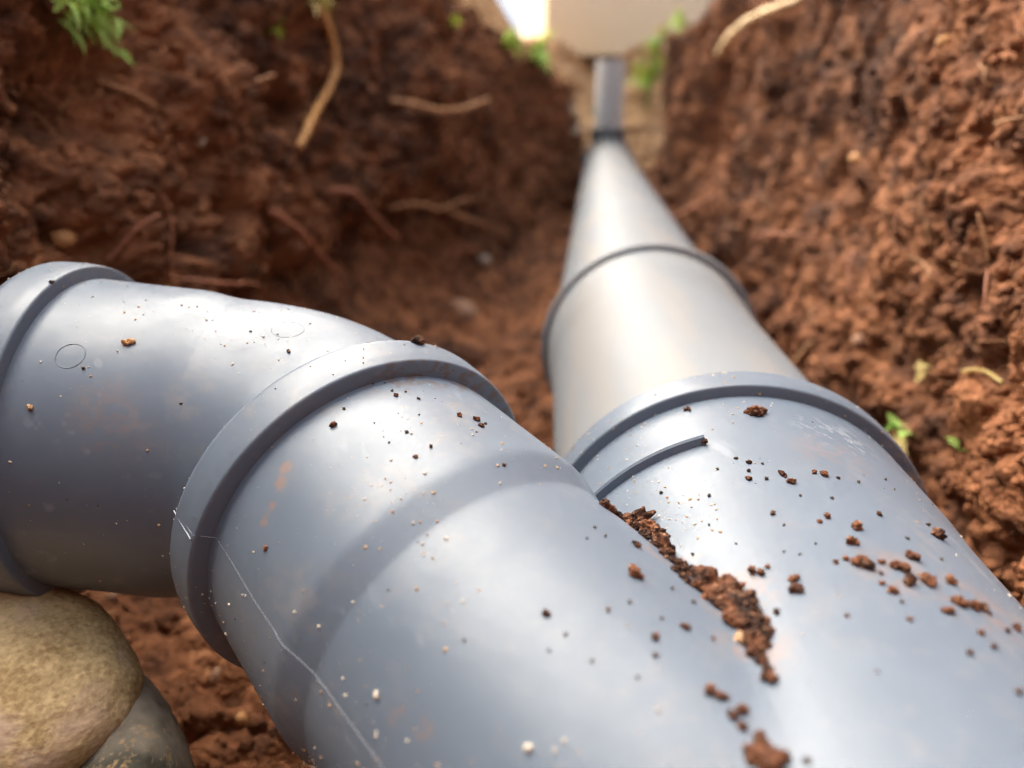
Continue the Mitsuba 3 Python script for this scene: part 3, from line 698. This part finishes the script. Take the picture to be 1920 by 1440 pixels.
NEAR_CLODS = [(0.0346, 0.0831, -0.0846, -0.0685, -0.1190, 0.9905, 0.00126), (0.0330, 0.0802, -0.0851, -0.0942, -0.1745, 0.9801, 0.00160), (0.0348, 0.0805, -0.0848, -0.1766, -0.0631, 0.9823, 0.00218), (0.0361, 0.0793, -0.0846, -0.2524, -0.0552, 0.9661, 0.00187), (0.0345, 0.0790, -0.0850, -0.1765, -0.1100, 0.9781, 0.00215), (0.0340, 0.0820, -0.0847, -0.0939, -0.1175, 0.9886, 0.00111)]
ELBOW_CRUMBS = [(-0.0546, 0.1795, -0.0603, 0.0192, -0.3534, 0.9353, 0.00059), (-0.0659, 0.1868, -0.0575, 0.0160, -0.3033, 0.9528, 0.00040), (-0.1176, 0.1938, -0.0465, 0.3561, -0.2145, 0.9095, 0.00054), (-0.1020, 0.1733, -0.0624, 0.0392, -0.6850, 0.7275, 0.00044), (-0.0782, 0.1691, -0.0698, -0.0294, -0.7667, 0.6413, 0.00038)]
LONE_CRUMBS = [
    ((0.0630, 0.1844, -0.0791, -0.0362, 0.0019, 0.9993, 0.00304), 'largest dark clod, standing on the straight socket just below its dark rim'),
    ((0.0212, 0.1145, -0.0797, 0.2617, -0.0289, 0.9647, 0.00168), 'lone dark clod on the right flank of the angled arm beside the groove'),
    ((-0.0236, 0.1840, -0.0595, 0.3700, 0.0484, 0.9278, 0.00200), 'ragged clump of crumbs perched on top of the angled collar'),
    ((-0.0934, 0.1796, -0.0581, 0.0584, -0.5366, 0.8418, 0.00130), 'small rust brown crumb on the elbow right of its moulding ring'),
    ((-0.1125, 0.1668, -0.0698, 0.0115, -0.8442, 0.5359, 0.00093), 'tan chip stuck low on the elbow near the left frame edge'),
    ((0.0630, 0.1176, -0.0798, 0.0377, -0.0011, 0.9993, 0.00172), 'loose cluster of crumbs left of the stacked crumbs on the straight pipe'),
    ((0.0734, 0.1219, -0.0810, 0.2070, -0.0101, 0.9783, 0.00148), 'upper of the stacked crumbs at the far right of the straight pipe'),
    ((0.0697, 0.1171, -0.0804, 0.1451, -0.0085, 0.9894, 0.00162), 'middle one of the crumbs heaped on the right of the straight pipe'),
    ((0.0725, 0.1144, -0.0809, 0.2140, -0.0105, 0.9768, 0.00178), 'rounded clod at the right end of the crumb heap on the straight pipe'),
    ((0.0691, 0.1132, -0.0803, 0.1487, -0.0087, 0.9888, 0.00167), 'dark clod in the middle of the crumb heap on the straight pipe'),
    ((0.0648, 0.1099, -0.0799, 0.0787, -0.0033, 0.9969, 0.00109), 'lowest crumb at the left foot of the crumb heap on the straight pipe'),
    ((0.0866, 0.1360, -0.0853, 0.4321, -0.0235, 0.9015, 0.00185), 'rounded clod alone near the right edge of the straight pipe'),
    ((0.0757, 0.1092, -0.0817, 0.2515, -0.0141, 0.9678, 0.00154), 'left clod of the dark row at the right edge of the straight pipe'),
    ((0.0782, 0.1093, -0.0825, 0.3224, -0.0163, 0.9465, 0.00163), 'middle clod of the dark row at the right edge of the straight pipe'),
    ((0.0804, 0.1097, -0.0833, 0.3528, -0.0179, 0.9355, 0.00146), 'right clod of the dark row at the right edge of the straight pipe'),
    ((0.0719, 0.1057, -0.0809, 0.1896, -0.0109, 0.9818, 0.00114), 'small lowest crumb under the dark row at the right edge of the straight pipe'),
    ((0.0495, 0.1151, -0.0811, -0.2017, 0.0115, 0.9794, 0.00113), 'upper crumb of the pair right of the groove'),
    ((0.0491, 0.1122, -0.0811, -0.2293, 0.0113, 0.9733, 0.00138), 'lower crumb of the pair right of the groove'),
    ((0.0371, 0.1028, -0.0841, 0.0693, 0.0487, 0.9964, 0.00104), 'pale tan chip among the dark clods in the groove'),
    ((0.0025, 0.0859, -0.0895, -0.4007, -0.4916, 0.7732, 0.00073), 'pale round crumb at the bottom edge on the angled arm, the larger of two'),
    ((0.0062, 0.0845, -0.0886, -0.3491, -0.4458, 0.8243, 0.00053), 'pale round crumb at the bottom edge on the angled arm, the smaller of two'),
    ((-0.0225, 0.1024, -0.0950, -0.6116, -0.5940, 0.5227, 0.00089), 'white chip on the lower left of the angled arm'),
]
ROOTS = [
    ('root_yellow', 0.00400, [(-0.1627, 0.7129, 0.0678), (-0.1569, 0.7202, 0.0522), (-0.1542, 0.7346, 0.0343), (-0.1535, 0.7368, 0.0193), (-0.1575, 0.7200, 0.0018), (-0.1598, 0.6845, -0.0128), (-0.1571, 0.6421, -0.0226), (-0.1544, 0.6022, -0.0336), (-0.1576, 0.5890, -0.0440)], 'thick yellow root curving down the left bank from the turf'),
    ('root_brown', 0.00185, [(-0.2140, 0.4273, 0.0031), (-0.2037, 0.4331, -0.0010), (-0.1965, 0.4402, -0.0056), (-0.1938, 0.4463, -0.0111)], 'flat tan root stub high on the left bank, below the leafy weed'),
    ('root_red', 0.00293, [(-0.1630, 0.5132, -0.0728), (-0.1503, 0.5238, -0.0839), (-0.1460, 0.5567, -0.1043), (-0.1480, 0.6107, -0.1302), (-0.1508, 0.6634, -0.1555), (-0.1483, 0.6772, -0.1715)], 'reddish root hanging down just above the elbow, its end blunt'),
    ('root_red', 0.00322, [(-0.1661, 0.6834, -0.0870), (-0.1381, 0.6939, -0.0865), (-0.1292, 0.7097, -0.1026), (-0.1217, 0.7460, -0.1260), (-0.1191, 0.8122, -0.1477)], 'reddish root bent like a knee right of the hanging root on the left bank'),
    ('root_brown', 0.00394, [(-0.1299, 0.8425, -0.0132), (-0.1177, 0.8458, -0.0122), (-0.0920, 0.8587, -0.0203), (-0.0701, 0.8984, -0.0239), (-0.0514, 0.9889, -0.0215), (-0.0281, 1.0855, -0.0144)], 'knobbly rust root lying level across the far left bank'),
    ('root_brown', 0.00332, [(-0.1357, 0.8251, -0.1193), (-0.0987, 0.8561, -0.1186), (-0.0873, 0.9313, -0.1353), (-0.0673, 0.9935, -0.1344), (-0.0539, 1.0589, -0.1474)], 'thin level root low on the left bank, the upper of two that cross'),
    ('root_brown', 0.00326, [(-0.0910, 0.9721, -0.1360), (-0.0735, 0.9816, -0.1472), (-0.0490, 1.0248, -0.1640), (-0.0239, 1.0862, -0.1909)], 'thin root low on the left bank, the lower of two that cross'),
    ('root_brown', 0.00140, [(-0.1645, 0.5033, 0.0006), (-0.1584, 0.5141, 0.0037), (-0.1535, 0.5399, 0.0078)], 'short tan rootlet beside the thick yellow root'),
    ('root_red', 0.00116, [(-0.1940, 0.3666, -0.0777), (-0.1883, 0.3707, -0.0713), (-0.1826, 0.3746, -0.0651), (-0.1762, 0.3796, -0.0600), (-0.1719, 0.3847, -0.0585)], 'thin reddish root rising from the end collar of the elbow'),
    ('root_red', 0.00098, [(-0.1721, 0.3938, -0.0591), (-0.1723, 0.3918, -0.0721), (-0.1752, 0.3912, -0.0856), (-0.1782, 0.3972, -0.0954)], 'hair thin root hanging behind the elbow'),
    ('root_red', 0.00148, [(-0.1807, 0.4088, -0.0959), (-0.1670, 0.4167, -0.1001), (-0.1590, 0.4433, -0.1071), (-0.1635, 0.4937, -0.1221)], 'level reddish root just behind the top of the elbow'),
    ('root_pale', 0.00565, [(0.2840, 1.1610, 0.0400), (0.2862, 1.1371, 0.0531), (0.2725, 1.0506, 0.0606), (0.2587, 0.9394, 0.0681), (0.2592, 0.8666, 0.0727), (0.2637, 0.8165, 0.0749), (0.2733, 0.7991, 0.0786)], 'thick pale root with a cut end at the top of the right bank'),
    ('root_brown', 0.00087, [(0.1894, 0.3190, -0.0478), (0.1925, 0.3146, -0.0579), (0.1939, 0.3119, -0.0661)], 'short tan root sticking out of the right bank'),
    ('root_red', 0.00064, [(0.1913, 0.3069, -0.0683), (0.1860, 0.2963, -0.0776), (0.1840, 0.2901, -0.0888), (0.1839, 0.2858, -0.1015)], 'thin upright reddish stem on the right bank'),
    ('root_brown', 0.00077, [(0.2003, 0.3374, -0.0140), (0.1997, 0.3271, -0.0119), (0.2023, 0.3217, -0.0106)], 'thin tan rootlet at the right frame edge'),
    ('root_red', 0.00164, [(0.2227, 0.7153, -0.1306), (0.2120, 0.6430, -0.1126), (0.2141, 0.5875, -0.1045), (0.2283, 0.5696, -0.1032)], 'thin level rust root in the middle of the right bank'),
    ('root_red', 0.00425, [(0.2373, 1.1510, -0.1819), (0.2445, 1.0895, -0.1605), (0.2388, 0.9923, -0.1369), (0.2519, 0.9581, -0.1182)], 'rust root slanting up from the long pipe on the right bank'),
    ('root_brown', 0.00235, [(0.1914, 0.4951, -0.1773), (0.1937, 0.4926, -0.1688), (0.1965, 0.4907, -0.1622), (0.1999, 0.4902, -0.1575)], 'grey brown stick end poking out beside the short pipe'),
    ('root_red', 0.00084, [(0.2140, 0.4791, -0.0948), (0.2034, 0.4603, -0.1073), (0.2040, 0.4499, -0.1178)], 'hair thin rootlet in the lower right bank'),
    ('root_red', 0.00239, [(-0.1414, 0.8327, 0.0499), (-0.1379, 0.8343, 0.0268), (-0.1330, 0.8355, 0.0071)], 'thin dark root high in the left bank, right of the thick yellow root'),
]
STONES = [
    (-0.0555, 0.8457, -0.2370, 0.0169, 0.6, 'flat light brown stone on the trench floor left of the short pipe'),
    (-0.0402, 1.0507, -0.2240, 0.0095, 1.0, 'small round pale stone low on the left bank near the long pipe'),
    (-0.2082, 0.3581, -0.0654, 0.0047, 0.8, 'orange tan pebble in the left bank just above the elbow collar'),
    (0.2117, 0.4138, 0.0205, 0.0034, 0.9, 'orange pebble high in the right bank'),
    (-0.1829, 0.4733, -0.0297, 0.0031, 0.9, 'small whitish pebble in the middle of the left bank'),
    (-0.1969, 0.3640, -0.0418, 0.0054, 0.8, 'pinkish clod low in the left bank, above the orange tan pebble'),
    (0.2258, 0.5267, -0.0444, 0.0042, 0.9, 'small orange chip in the upper right bank'),
    (0.1974, 0.4187, -0.1345, 0.0039, 0.9, 'tan pebble low on the right bank beside the short pipe'),
    (0.1781, 0.2541, -0.1212, 0.0092, 0.8, 'large purplish brown clod at the right frame edge below the seedlings'),
    (0.1825, 0.2792, -0.1524, 0.0087, 0.6, 'flat dull brown clod beside the straight socket on the right'),
    (-0.1160, 0.2420, -0.2154, 0.0027, 0.8, 'bright tan pebble on the ground between stone and angled arm'),
    (-0.0999, 0.2219, -0.2177, 0.0029, 0.8, 'orange brown pebble on the ground close under the angled arm'),
    (-0.1672, 0.2709, -0.1991, 0.0020, 0.9, 'small tan pebble just under the bottom of the elbow'),
    (-0.1424, 0.2681, -0.2165, 0.0034, 0.8, 'orange brown crumb of earth left of the angled collar'),
]
PLANTS = [
    (-0.2157, 0.4042, 0.0289, 0.0443, 'clump', 'bright green leafy weed growing at the top left of the left bank'),
    (-0.1817, 0.6206, 0.0358, 0.0188, 'sprout', 'small yellow green sprout left of the thick yellow root'),
    (-0.1704, 0.7062, 0.0632, 0.0263, 'sprout2', 'pale green sprout at the top of the left bank, above the thick yellow root'),
    (-0.0803, 1.0486, 0.0701, 0.0263, 'sprout', 'tiny green sprout near the far end of the left bank top'),
    (0.0300, 1.5709, 0.0486, 0.0749, 'far', 'lime green weed on the far left bank'),
    (-0.0178, 1.4040, 0.0631, 0.0533, 'far', 'green tuft on the far left bank, left of the lime weed'),
    (0.3629, 2.1170, -0.0267, 0.1917, 'tall', 'tall bright green plant with a yellow tip beside the upright pipe'),
    (0.2832, 1.3596, 0.0909, 0.0426, 'far', 'small yellowish green weed on the far corner of the right bank'),
    (0.1862, 0.3252, -0.1510, 0.0234, 'seed', 'green seedling with curled leaves beside the straight socket'),
    (0.1795, 0.2760, -0.1340, 0.0093, 'seed1', 'single small green leaf sprouting right of the seedling'),
    (0.1997, 0.3471, -0.1254, 0.0153, 'pale', 'pale yellow leaf pair lying on the right bank'),
    (0.2007, 2.1244, -0.0658, 0.0498, 'dark', 'dark green tuft left of the upright pipe'),
]
STAKE = [(0.0948, 1.6689, -0.0109), (0.1382, 1.8200, -0.0788)]
STRAW = [(0.1803, 0.2880, -0.1063), (0.1841, 0.2850, -0.1043), (0.1853, 0.2781, -0.1035), (0.1847, 0.2694, -0.1037)]
#ENDDATA#

for k, (mat, r, pts, lab) in enumerate(ROOTS):
    r *= .85
    n = 14 * len(pts)
    path = spline(pts, n)
    path = gaussian_filter1d(path, n / 22, axis=0, mode='nearest')
    rng = np.random.default_rng(300 + k)
    w = (meshkit.fbm(np.stack([np.linspace(0, 9, n)] * 3, -1) + 7 * k, 3, k) - .5)[:, None] * r * 1.6
    path = path + w * unit(rng.normal(size=3))
    t = np.linspace(0, 1, n)
    taper = r * (1.12 - .38 * t) if mat != 'root_pale' else r * (1.25 - .55 * t)
    side_roots = []
    for q in range(2 if len(pts) > 4 else 1):        # finer side roots
        i0 = int(n * (.25 + .5 * rng.random()))
        dirn = unit(np.cross(path[min(i0 + 3, n - 1)] - path[i0 - 3], [1, .1, .1]) * rng.choice([-1, 1]) + .6 * unit(path[min(i0 + 3, n - 1)] - path[i0 - 3]))
        L = min(r * (8 + 14 * rng.random()), .05)
        st_ = np.linspace(0, 1, 14)[:, None]
        side_roots.append(tube(path[i0] + dirn * L * st_ + np.cumsum(rng.normal(size=(14, 3)), 0) * L * .02 * st_ - np.array([np.sign(path[i0, 0] - .1 * path[i0, 1]) * -.004, 0, 0]) * st_ ** 2, np.linspace(r * .42, r * .12, 14), 7))
    m = tube(path, taper * (1 + .25 * (meshkit.noise(np.stack([t * 17 + k, t * 0, t * 0], -1), k) - .5)), 12, wob=.18, seed=k)
    if 'stem' not in lab and 'stick' not in lab:
        m = join([m] + side_roots)
    single('root' if 'stem' not in lab and 'stick' not in lab else ('stem' if 'stem' in lab else 'stick'), m, mat, lab,
           'root' if 'stem' not in lab and 'stick' not in lab else ('plant stem' if 'stem' in lab else 'stick'))


def rootlets():
    """hair-fine fibres hanging out of both banks"""
    rng = np.random.default_rng(77)
    out = []
    for side, cnt in ((-1, 130), (1, 130)):
        for _ in range(cnt):
            y, s_ = .24 + .9 * rng.random() ** 1.6, .30 + .66 * rng.random()
            a = rng.random() * 2 * np.pi
            L, m_ = .012 + .05 * rng.random() ** 2, 12
            p = []
            for k in range(m_):
                a += rng.normal() * .35
                y += math.cos(a) * L / m_
                s_ = float(np.clip(s_ + math.sin(a) * L / m_ / .45 - .002, .05, .97))
                p.append(wall_point(side, y, s_, .0008 + .0025 * math.sin(math.pi * k / m_) * rng.random()))
            p = spline(np.array(p), 20)
            out.append(tube(p, np.linspace(1, .4, 20) * (.00025 + .0006 * rng.random() ** 2), 5))
    return join(out)
structure('rootlets', rootlets(), 'root_brown', kind='stuff', label='hair-fine tangled rootlets hanging out of both earth banks')

for k, (x, y, z, r, sq, lab) in enumerate(STONES):
    earthy = 'clod' in lab or 'crumb' in lab or 'pinkish' in lab
    mat = 'soil' if earthy else 'pebble_white' if ('whitish' in lab or 'pale' in lab) else 'pebble_orange' if 'orange' in lab else 'pebble_brown'
    v, f = clod(r, 700 + k, 4, .55 if earthy else .32, (1, 1, sq))
    single('soil_clod' if earthy else 'pebble', (v + [x, y, z + r * .15], f), mat, lab, 'soil clod' if earthy else 'pebble')


def leaf_mesh(L, wd, lobes, rng, curl=.35, n=14):
    """one leaf growing along +x from the origin, midrib curved, margin lobed"""
    t = np.linspace(0, 1, n)
    prof = np.sin(np.pi * t ** .8) ** .8 * (1 - .35 * lobes * (np.abs(((t * (4 + lobes * 2)) % 1) - .5) * 2))
    prof = np.maximum(prof, .05) * wd / 2
    mid = np.stack([L * t, L * .10 * np.sin(3 * t + rng.random() * 6) * t, L * (curl * (t - t ** 2 * 1.6))], -1)
    v = []
    for k, u in enumerate((-1, -.5, 0, .5, 1)):
        v.append(mid + np.stack([0 * t, prof * u, prof * (abs(u) * .35)], -1))
    v = np.stack(v, 1)
    return v.reshape(-1, 3), grid_faces(n, 5)

def aim(d, roll=0.0):
    x = unit(d)
    y = unit(np.cross([0, 0, 1], x) if abs(x[2]) < .95 else [0, 1, 0])
    z = np.cross(x, y)
    c, s_ = math.cos(roll), math.sin(roll)
    return np.stack([x, c * y + s_ * z, c * z - s_ * y], 1)

KIND = {   # leaves, leaf length and width (share of the plant), lobes, material, upward pull, outward pull
    'clump': (70, .34, .13, 1.0, ('leaf_green', 'leaf_green', 'leaf_lime'), .35),
    'sprout': (5, .7, .30, 0, ('leaf_lime',), .5), 'sprout2': (6, .7, .25, 0, ('leaf_lime', 'leaf_straw'), .5),
    'far': (16, .6, .22, .6, ('leaf_lime', 'leaf_green'), .6), 'tall': (26, .30, .13, .5, ('leaf_green', 'leaf_lime'), .5),
    'seed': (7, .50, .24, 0, ('leaf_dark', 'leaf_green', 'leaf_straw'), .5), 'seed1': (2, .9, .5, 0, ('leaf_green',), .5),
    'pale': (2, .95, .42, 0, ('leaf_straw',), .3), 'dark': (14, .6, .2, .5, ('leaf_dark',), .6)}
for k, (x, y, z, size, kind, lab) in enumerate(PLANTS):
    rng = np.random.default_rng(500 + k)
    if size == 0:
        x, y, z, size = .300, 1.42, .080, .05
    n, ll, ww, lob, mats, up = KIND[kind]
    side = -1 if x < .1 * y else 1
    key = thing('weed' if kind in ('clump', 'far', 'tall', 'dark') else 'seedling', lab, 'weed' if kind in ('clump', 'far', 'tall', 'dark') else 'seedling')
    base = np.array([x - side * (.009 if kind == 'clump' else .003), y, z])
    tall = kind == 'tall'
    if tall:
        base = base + [-.02, -.04, -.02]
        stem = spline([base, base + [.01, 0, size * .4], base + [.03, -.02, size * .95]], 20)
        obj('stem', tube(stem, .005, 8), 'leaf_dark', key)
    else:
        tip = base + np.array([-side * .25, -.05, .25]) * size
        obj('stem', tube(spline([base + [side * .004, 0, 0], (base + tip) / 2 + [0, 0, size * .03], tip], 10), size * .022, 6), 'leaf_lime' if kind == 'pale' else mats[0], key)
    for q in range(n):
        a = rng.random() * 2 * np.pi
        d = np.array([-side * (.45 + .4 * rng.random()), math.cos(a), math.sin(a) * .8 + up - .25])
        if tall:
            d = np.array([math.cos(a), math.sin(a), .4 + .4 * rng.random()])
            p0 = stem[int(19 * (.2 + .8 * q / n))]
        else:
            p0 = base + (tip - base) * rng.random()
            if kind == 'clump':
                p0 = p0 + np.array([0, .3 * rng.normal(), .14 * rng.normal()]) * size
        L = size * ll * (.6 + .6 * rng.random())
        v, f = leaf_mesh(L, size * ww * (.7 + .5 * rng.random()), lob, rng, .25 + .3 * rng.random())
        mat = mats[rng.integers(len(mats))]
        if tall and q > n - 6:
            mat = 'leaf_yellow'
        obj('leaf', (v @ aim(d, rng.normal() * .6).T + p0, f), mat, key)

sp = spline(np.array(STRAW) + [-.002, 0, .001], 40)
single('straw', tube(sp, .0008, 8, wob=.2), 'leaf_straw', 'dry yellow stalk lying on the right bank at the pale leaves', 'stalk')

# pale board end leaning on the far left bank
def board(p0, p1, w, th):
    a = unit(np.asarray(p1) - p0); b = unit(np.cross(a, [0, 1, 0])); c = np.cross(a, b)
    L = np.linalg.norm(np.asarray(p1) - p0)
    m = trimesh.creation.box(extents=(L, w, th)).subdivide().subdivide().subdivide()
    v = np.array(m.vertices)
    v = v + (meshkit.fbm(v * 60, 3, 8)[:, None] - .5) * .006
    return v @ np.stack([a, b, c], 0) + (np.asarray(p0) + p1) / 2, np.array(m.faces)
single('board', board(np.array([.112, 1.95, -.012]), np.array([.150, 1.95, -.105]), .034, .02), 'stake_wood', 'pale board end leaning against the far left bank beside the upright pipe', 'board')


# ---------------------------------------------------------------- crumbs of earth on the pipes
def crumb_mesh(p, nrm, r, seed, lumps=None):
    rng = np.random.default_rng(seed)
    a = unit(np.cross(nrm, [0.3, .9, .2])); b = np.cross(nrm, a)
    m = lumps or (1 + int(rng.random() * 4) if r > .0008 else 1 + int(rng.random() * 2))
    parts = []
    for k in range(m):
        rr = r * (.78 if m < 3 else .55) * (1 if k == 0 else .45 + .45 * rng.random())
        th = rng.random() * 2 * np.pi
        off = 0 if k == 0 else r * (.35 + .45 * rng.random())
        v, f = clod(rr, seed * 13 + k, 4 if rr > .0028 else 3 if rr > .0007 else 2, 1.15, (1, 1, .85))
        c = p + nrm * rr * (.55 + (.0 if k == 0 else .35 * rng.random())) + off * (math.cos(th) * a + math.sin(th) * b)
        parts.append((v @ np.stack([a, b, nrm], 0) + c, f))
    return join(parts)

ORD = 'first second third fourth fifth sixth seventh eighth ninth tenth eleventh twelfth thirteenth fourteenth fifteenth sixteenth seventeenth eighteenth nineteenth twentieth'.split()
ORD += ['twenty-' + o for o in ORD[:9]] + ['thirtieth'] + ['thirty-' + o for o in ORD[:9]] + ['fortieth'] + ['forty-' + o for o in ORD[:9]]
tiny_crumbs = []

def crumbs(rows, name, label, cat, group, seed, rank, per=99, lumps=None, grow=1.0):
    rows = list(rows)
    for r in rows:            # crumbs too small to be picked out join the grit below
        if r[6] * grow < LEAST * math.sqrt(r[0] ** 2 + r[1] ** 2 + r[2] ** 2):
            tiny_crumbs.append(crumb_mesh(np.array(r[:3]), unit(r[3:6]), r[6] * grow, seed + len(tiny_crumbs), 1))
    rows = [r for r in rows if r[6] * grow >= LEAST * math.sqrt(r[0] ** 2 + r[1] ** 2 + r[2] ** 2)]
    rows.sort(key=rank)
    bands = [rows[k:k + per] for k in range(0, len(rows), per)]
    k = 0
    for nb, band in enumerate(bands):
        if per < 99:
            band = sorted(band, key=lambda r: r[0] / r[1])
        for q, row in enumerate(band):
            p, nrm, r = np.array(row[:3]), unit(row[3:6]), row[6] * grow
            single(name, crumb_mesh(p, nrm, r, seed + k, lumps), 'clod', label.format(o=ORD[q], b=ORD[nb]), cat, group)
            k += 1
LEAST = 4.3 / 1450          # about nine pixels of the photograph across

crumbs(GROOVE_CLODS, 'soil_clod', 'soil clod in the groove between the pipe arms, {o} from its far end', 'soil clod', 'soil clods packed in the groove', 2000, lambda r: -r[1], grow=1.18)
crumbs(NEAR_CLODS, 'soil_clod', 'soil clod in the heap at the bottom edge, {o} from the far side', 'soil clod', 'soil clods heaped at the bottom edge', 2200, lambda r: -r[1])
crumbs(MAIN_CRUMBS, 'soil_crumb', 'soil crumb on the straight pipe, {o} from left in the {b} row below the rim', 'soil crumb', 'soil crumbs on the straight pipe', 2400, lambda r: -r[1], per=8)
crumbs(ARM_CRUMBS, 'soil_crumb', 'soil crumb on the angled arm, {o} from left in the {b} row below the collar', 'soil crumb', 'soil crumbs on the angled arm', 2600, lambda r: -(np.array(r[:3]) @ dB), per=6)
crumbs(ELBOW_CRUMBS, 'soil_crumb', 'tiny dark soil speck on top of the elbow, {o} from the left', 'soil crumb', 'soil specks on the elbow', 2800, lambda r: r[0])
for k, row in enumerate(LONE_CRUMBS):
    p, nrm, r, lab = np.array(row[0][:3]), unit(row[0][3:6]), row[0][6], row[1]
    pale, tan = ('pale round' in lab or 'white' in lab), 'tan chip' in lab
    m = crumb_mesh(p, nrm, r * (.85 if pale else 1), 3000 + k, 1 if (pale or tan) else 3 if 'clod' in lab else 5)
    single('chip' if 'chip' in lab else 'soil_clod' if 'clod' in lab else 'soil_crumb', m, 'grit_pale' if pale else 'grit_tan' if tan else 'pebble_orange' if 'rust' in lab else 'clod', lab, 'chip' if 'chip' in lab else 'soil clod' if 'clod' in lab else 'soil crumb')


def grit(count, seed, sizes, where, power=3.0):
    """single grains sprinkled on the fitting and the elbow"""
    rng = np.random.default_rng(seed)
    src = []
    for key in scene:
        if key.startswith((FIT + '__', ELB + '__')) and 'seam' not in key and 'mark' not in key and 'rib' not in key:
            v, f = meshkit.WRITTEN[scene[key]['filename']][:2]
            src.append(trimesh.Trimesh(v, f, process=False))
    area = np.array([m.area for m in src])
    grains = [clod(1.0, 4000 + k, 0, .8, (1, 1, .7)) for k in range(6)]
    parts = []
    for m, n in zip(src, (area / area.sum() * count * 4).astype(int)):
        p, fi = trimesh.sample.sample_surface(m, n, seed=seed)
        nr = m.face_normals[fi]
        nr = np.where(((nr * (-p)).sum(1) < 0)[:, None] & (nr[:, 2:] < 0), -nr, nr)
        ok = rng.random(len(p)) < where(np.asarray(p), nr)
        for q, w in zip(p[ok], nr[ok]):
            if w @ -q < 0 and w[2] < 0:
                continue
            r = sizes[0] + (sizes[1] - sizes[0]) * rng.random() ** power
            v, f = grains[rng.integers(6)]
            parts.append((v * r @ randrot(rng).T + q + w * r * .2, f))
    return join(parts)

def patchy(p, f, lo, hi, seed):
    return sm(lo, hi, meshkit.fbm(p * f, 3, seed))

def pale_where(p, n):
    on_arm = ((p - PB) @ dB < .0) & (np.linalg.norm(np.cross(p - PB, dB), axis=1) < .049)
    return np.clip((.10 + .9 * patchy(p, 55, .5, .68, 3)) * (.35 + .65 * (n[:, 0] < .1)) * (.4 + .6 * on_arm), 0, 1) * (n[:, 2] > -.55)

def dark_where(p, n):
    return np.clip(.06 + patchy(p, 45, .52, .75, 9), 0, 1) * np.clip(n[:, 2] + .1, 0, 1)
structure('pale_grit', grit(6500, 61, (.00007, .00042), pale_where), 'grit_pale', kind='stuff', label='pale dust grains sprinkled over the grey fitting and elbow')
structure('tan_grit', grit(7500, 62, (.00007, .00042), pale_where), 'grit_tan', kind='stuff', label='tan dust grains sprinkled over the grey fitting and elbow')
structure('dark_grit', join([grit(2200, 63, (.00007, .00036), dark_where)] + tiny_crumbs), 'grit_dark', kind='stuff', label='dark specks of earth sprinkled over the grey fitting and elbow')


# ---------------------------------------------------------------- the stone below the elbow

def stone_part(rings, seed, amp, ax, ay, cx, cy, n=160):
    """rings: (share of the footprint, height); the footprint is an uneven oval"""
    th = np.arange(n) * 2 * np.pi / n
    out = 1 + .05 * np.cos(2 * th + .6) + .03 * np.cos(3 * th + 2)
    v = []
    for k, (s_, z) in enumerate(rings):
        v.append(np.stack([cx + ax * s_ * out * np.cos(th), cy + ay * s_ * out * np.sin(th), z + .004 * np.cos(th - 2.2) * (s_ > .1)], -1))
    v = np.stack(v).reshape(-1, 3)
    c = np.array([-.15, .15, -.16])
    d = unitrows(v - c)
    v = v + d * ((meshkit.fbm(v * 45, 4, seed) - .5) * amp + (meshkit.fbm(v * 320, 3, seed + 1) - .5) * amp * .12)[:, None]
    return v, grid_faces(len(rings), n, wrap=True)
u = np.linspace(0, 1, 60)
cap = [(math.sin(a * math.pi / 2) ** .9, -.143 + .0235 * math.cos(a * math.pi / 2)) for a in u] + [(.985, -.146), (.94, -.150)]
led = [(.01, -.151), (.3, -.1515), (.55, -.150), (.70, -.1445), (.80, -.1440), (.88, -.1465), (.95, -.1520), (1.0, -.1600), (1.02, -.1680)] + [(1.02 - .08 * w_ ** 1.3, -.170 - .055 * w_) for w_ in np.linspace(0, 1, 30)]
STONE = thing('stone', 'rounded tan stone with a grey lower ledge, below the elbow in the bottom left corner', 'stone')
obj('cap', stone_part(cap, 21, .005, .053, .033, -.150, .157), 'stone_tan', STONE)
obj('ledge', stone_part(led, 22, .005, .0585, .050, -.138, .137), 'stone_grey', STONE, label='grey lower ledge of the tan stone')


# ---------------------------------------------------------------- house
HX, HY, HZ = 0.088, 2.20, 0.080
HOUSE = thing('house', 'pale beige rendered house wall at the far end of the trench', 'house')
def box(x0, x1, y0, y1, z0, z1):
    m = trimesh.creation.box(extents=(x1 - x0, y1 - y0, z1 - z0))
    m.apply_translation(((x0 + x1) / 2, (y0 + y1) / 2, (z0 + z1) / 2))
    return np.array(m.vertices), np.array(m.faces)
obj('wall', box(HX, HX + 9, HY, HY + 6, HZ, 2.7), 'wall_render', HOUSE, smooth=False)
obj('foundation', box(HX + .05, HX + 8.9, HY + .05, HY + 5.9, -.5, HZ + .004), 'foundation', HOUSE, smooth=False)
obj('roof', box(HX - .3, HX + 9.3, HY - .3, HY + 6.3, 2.704, 2.85), 'roof_tile', HOUSE, smooth=False)
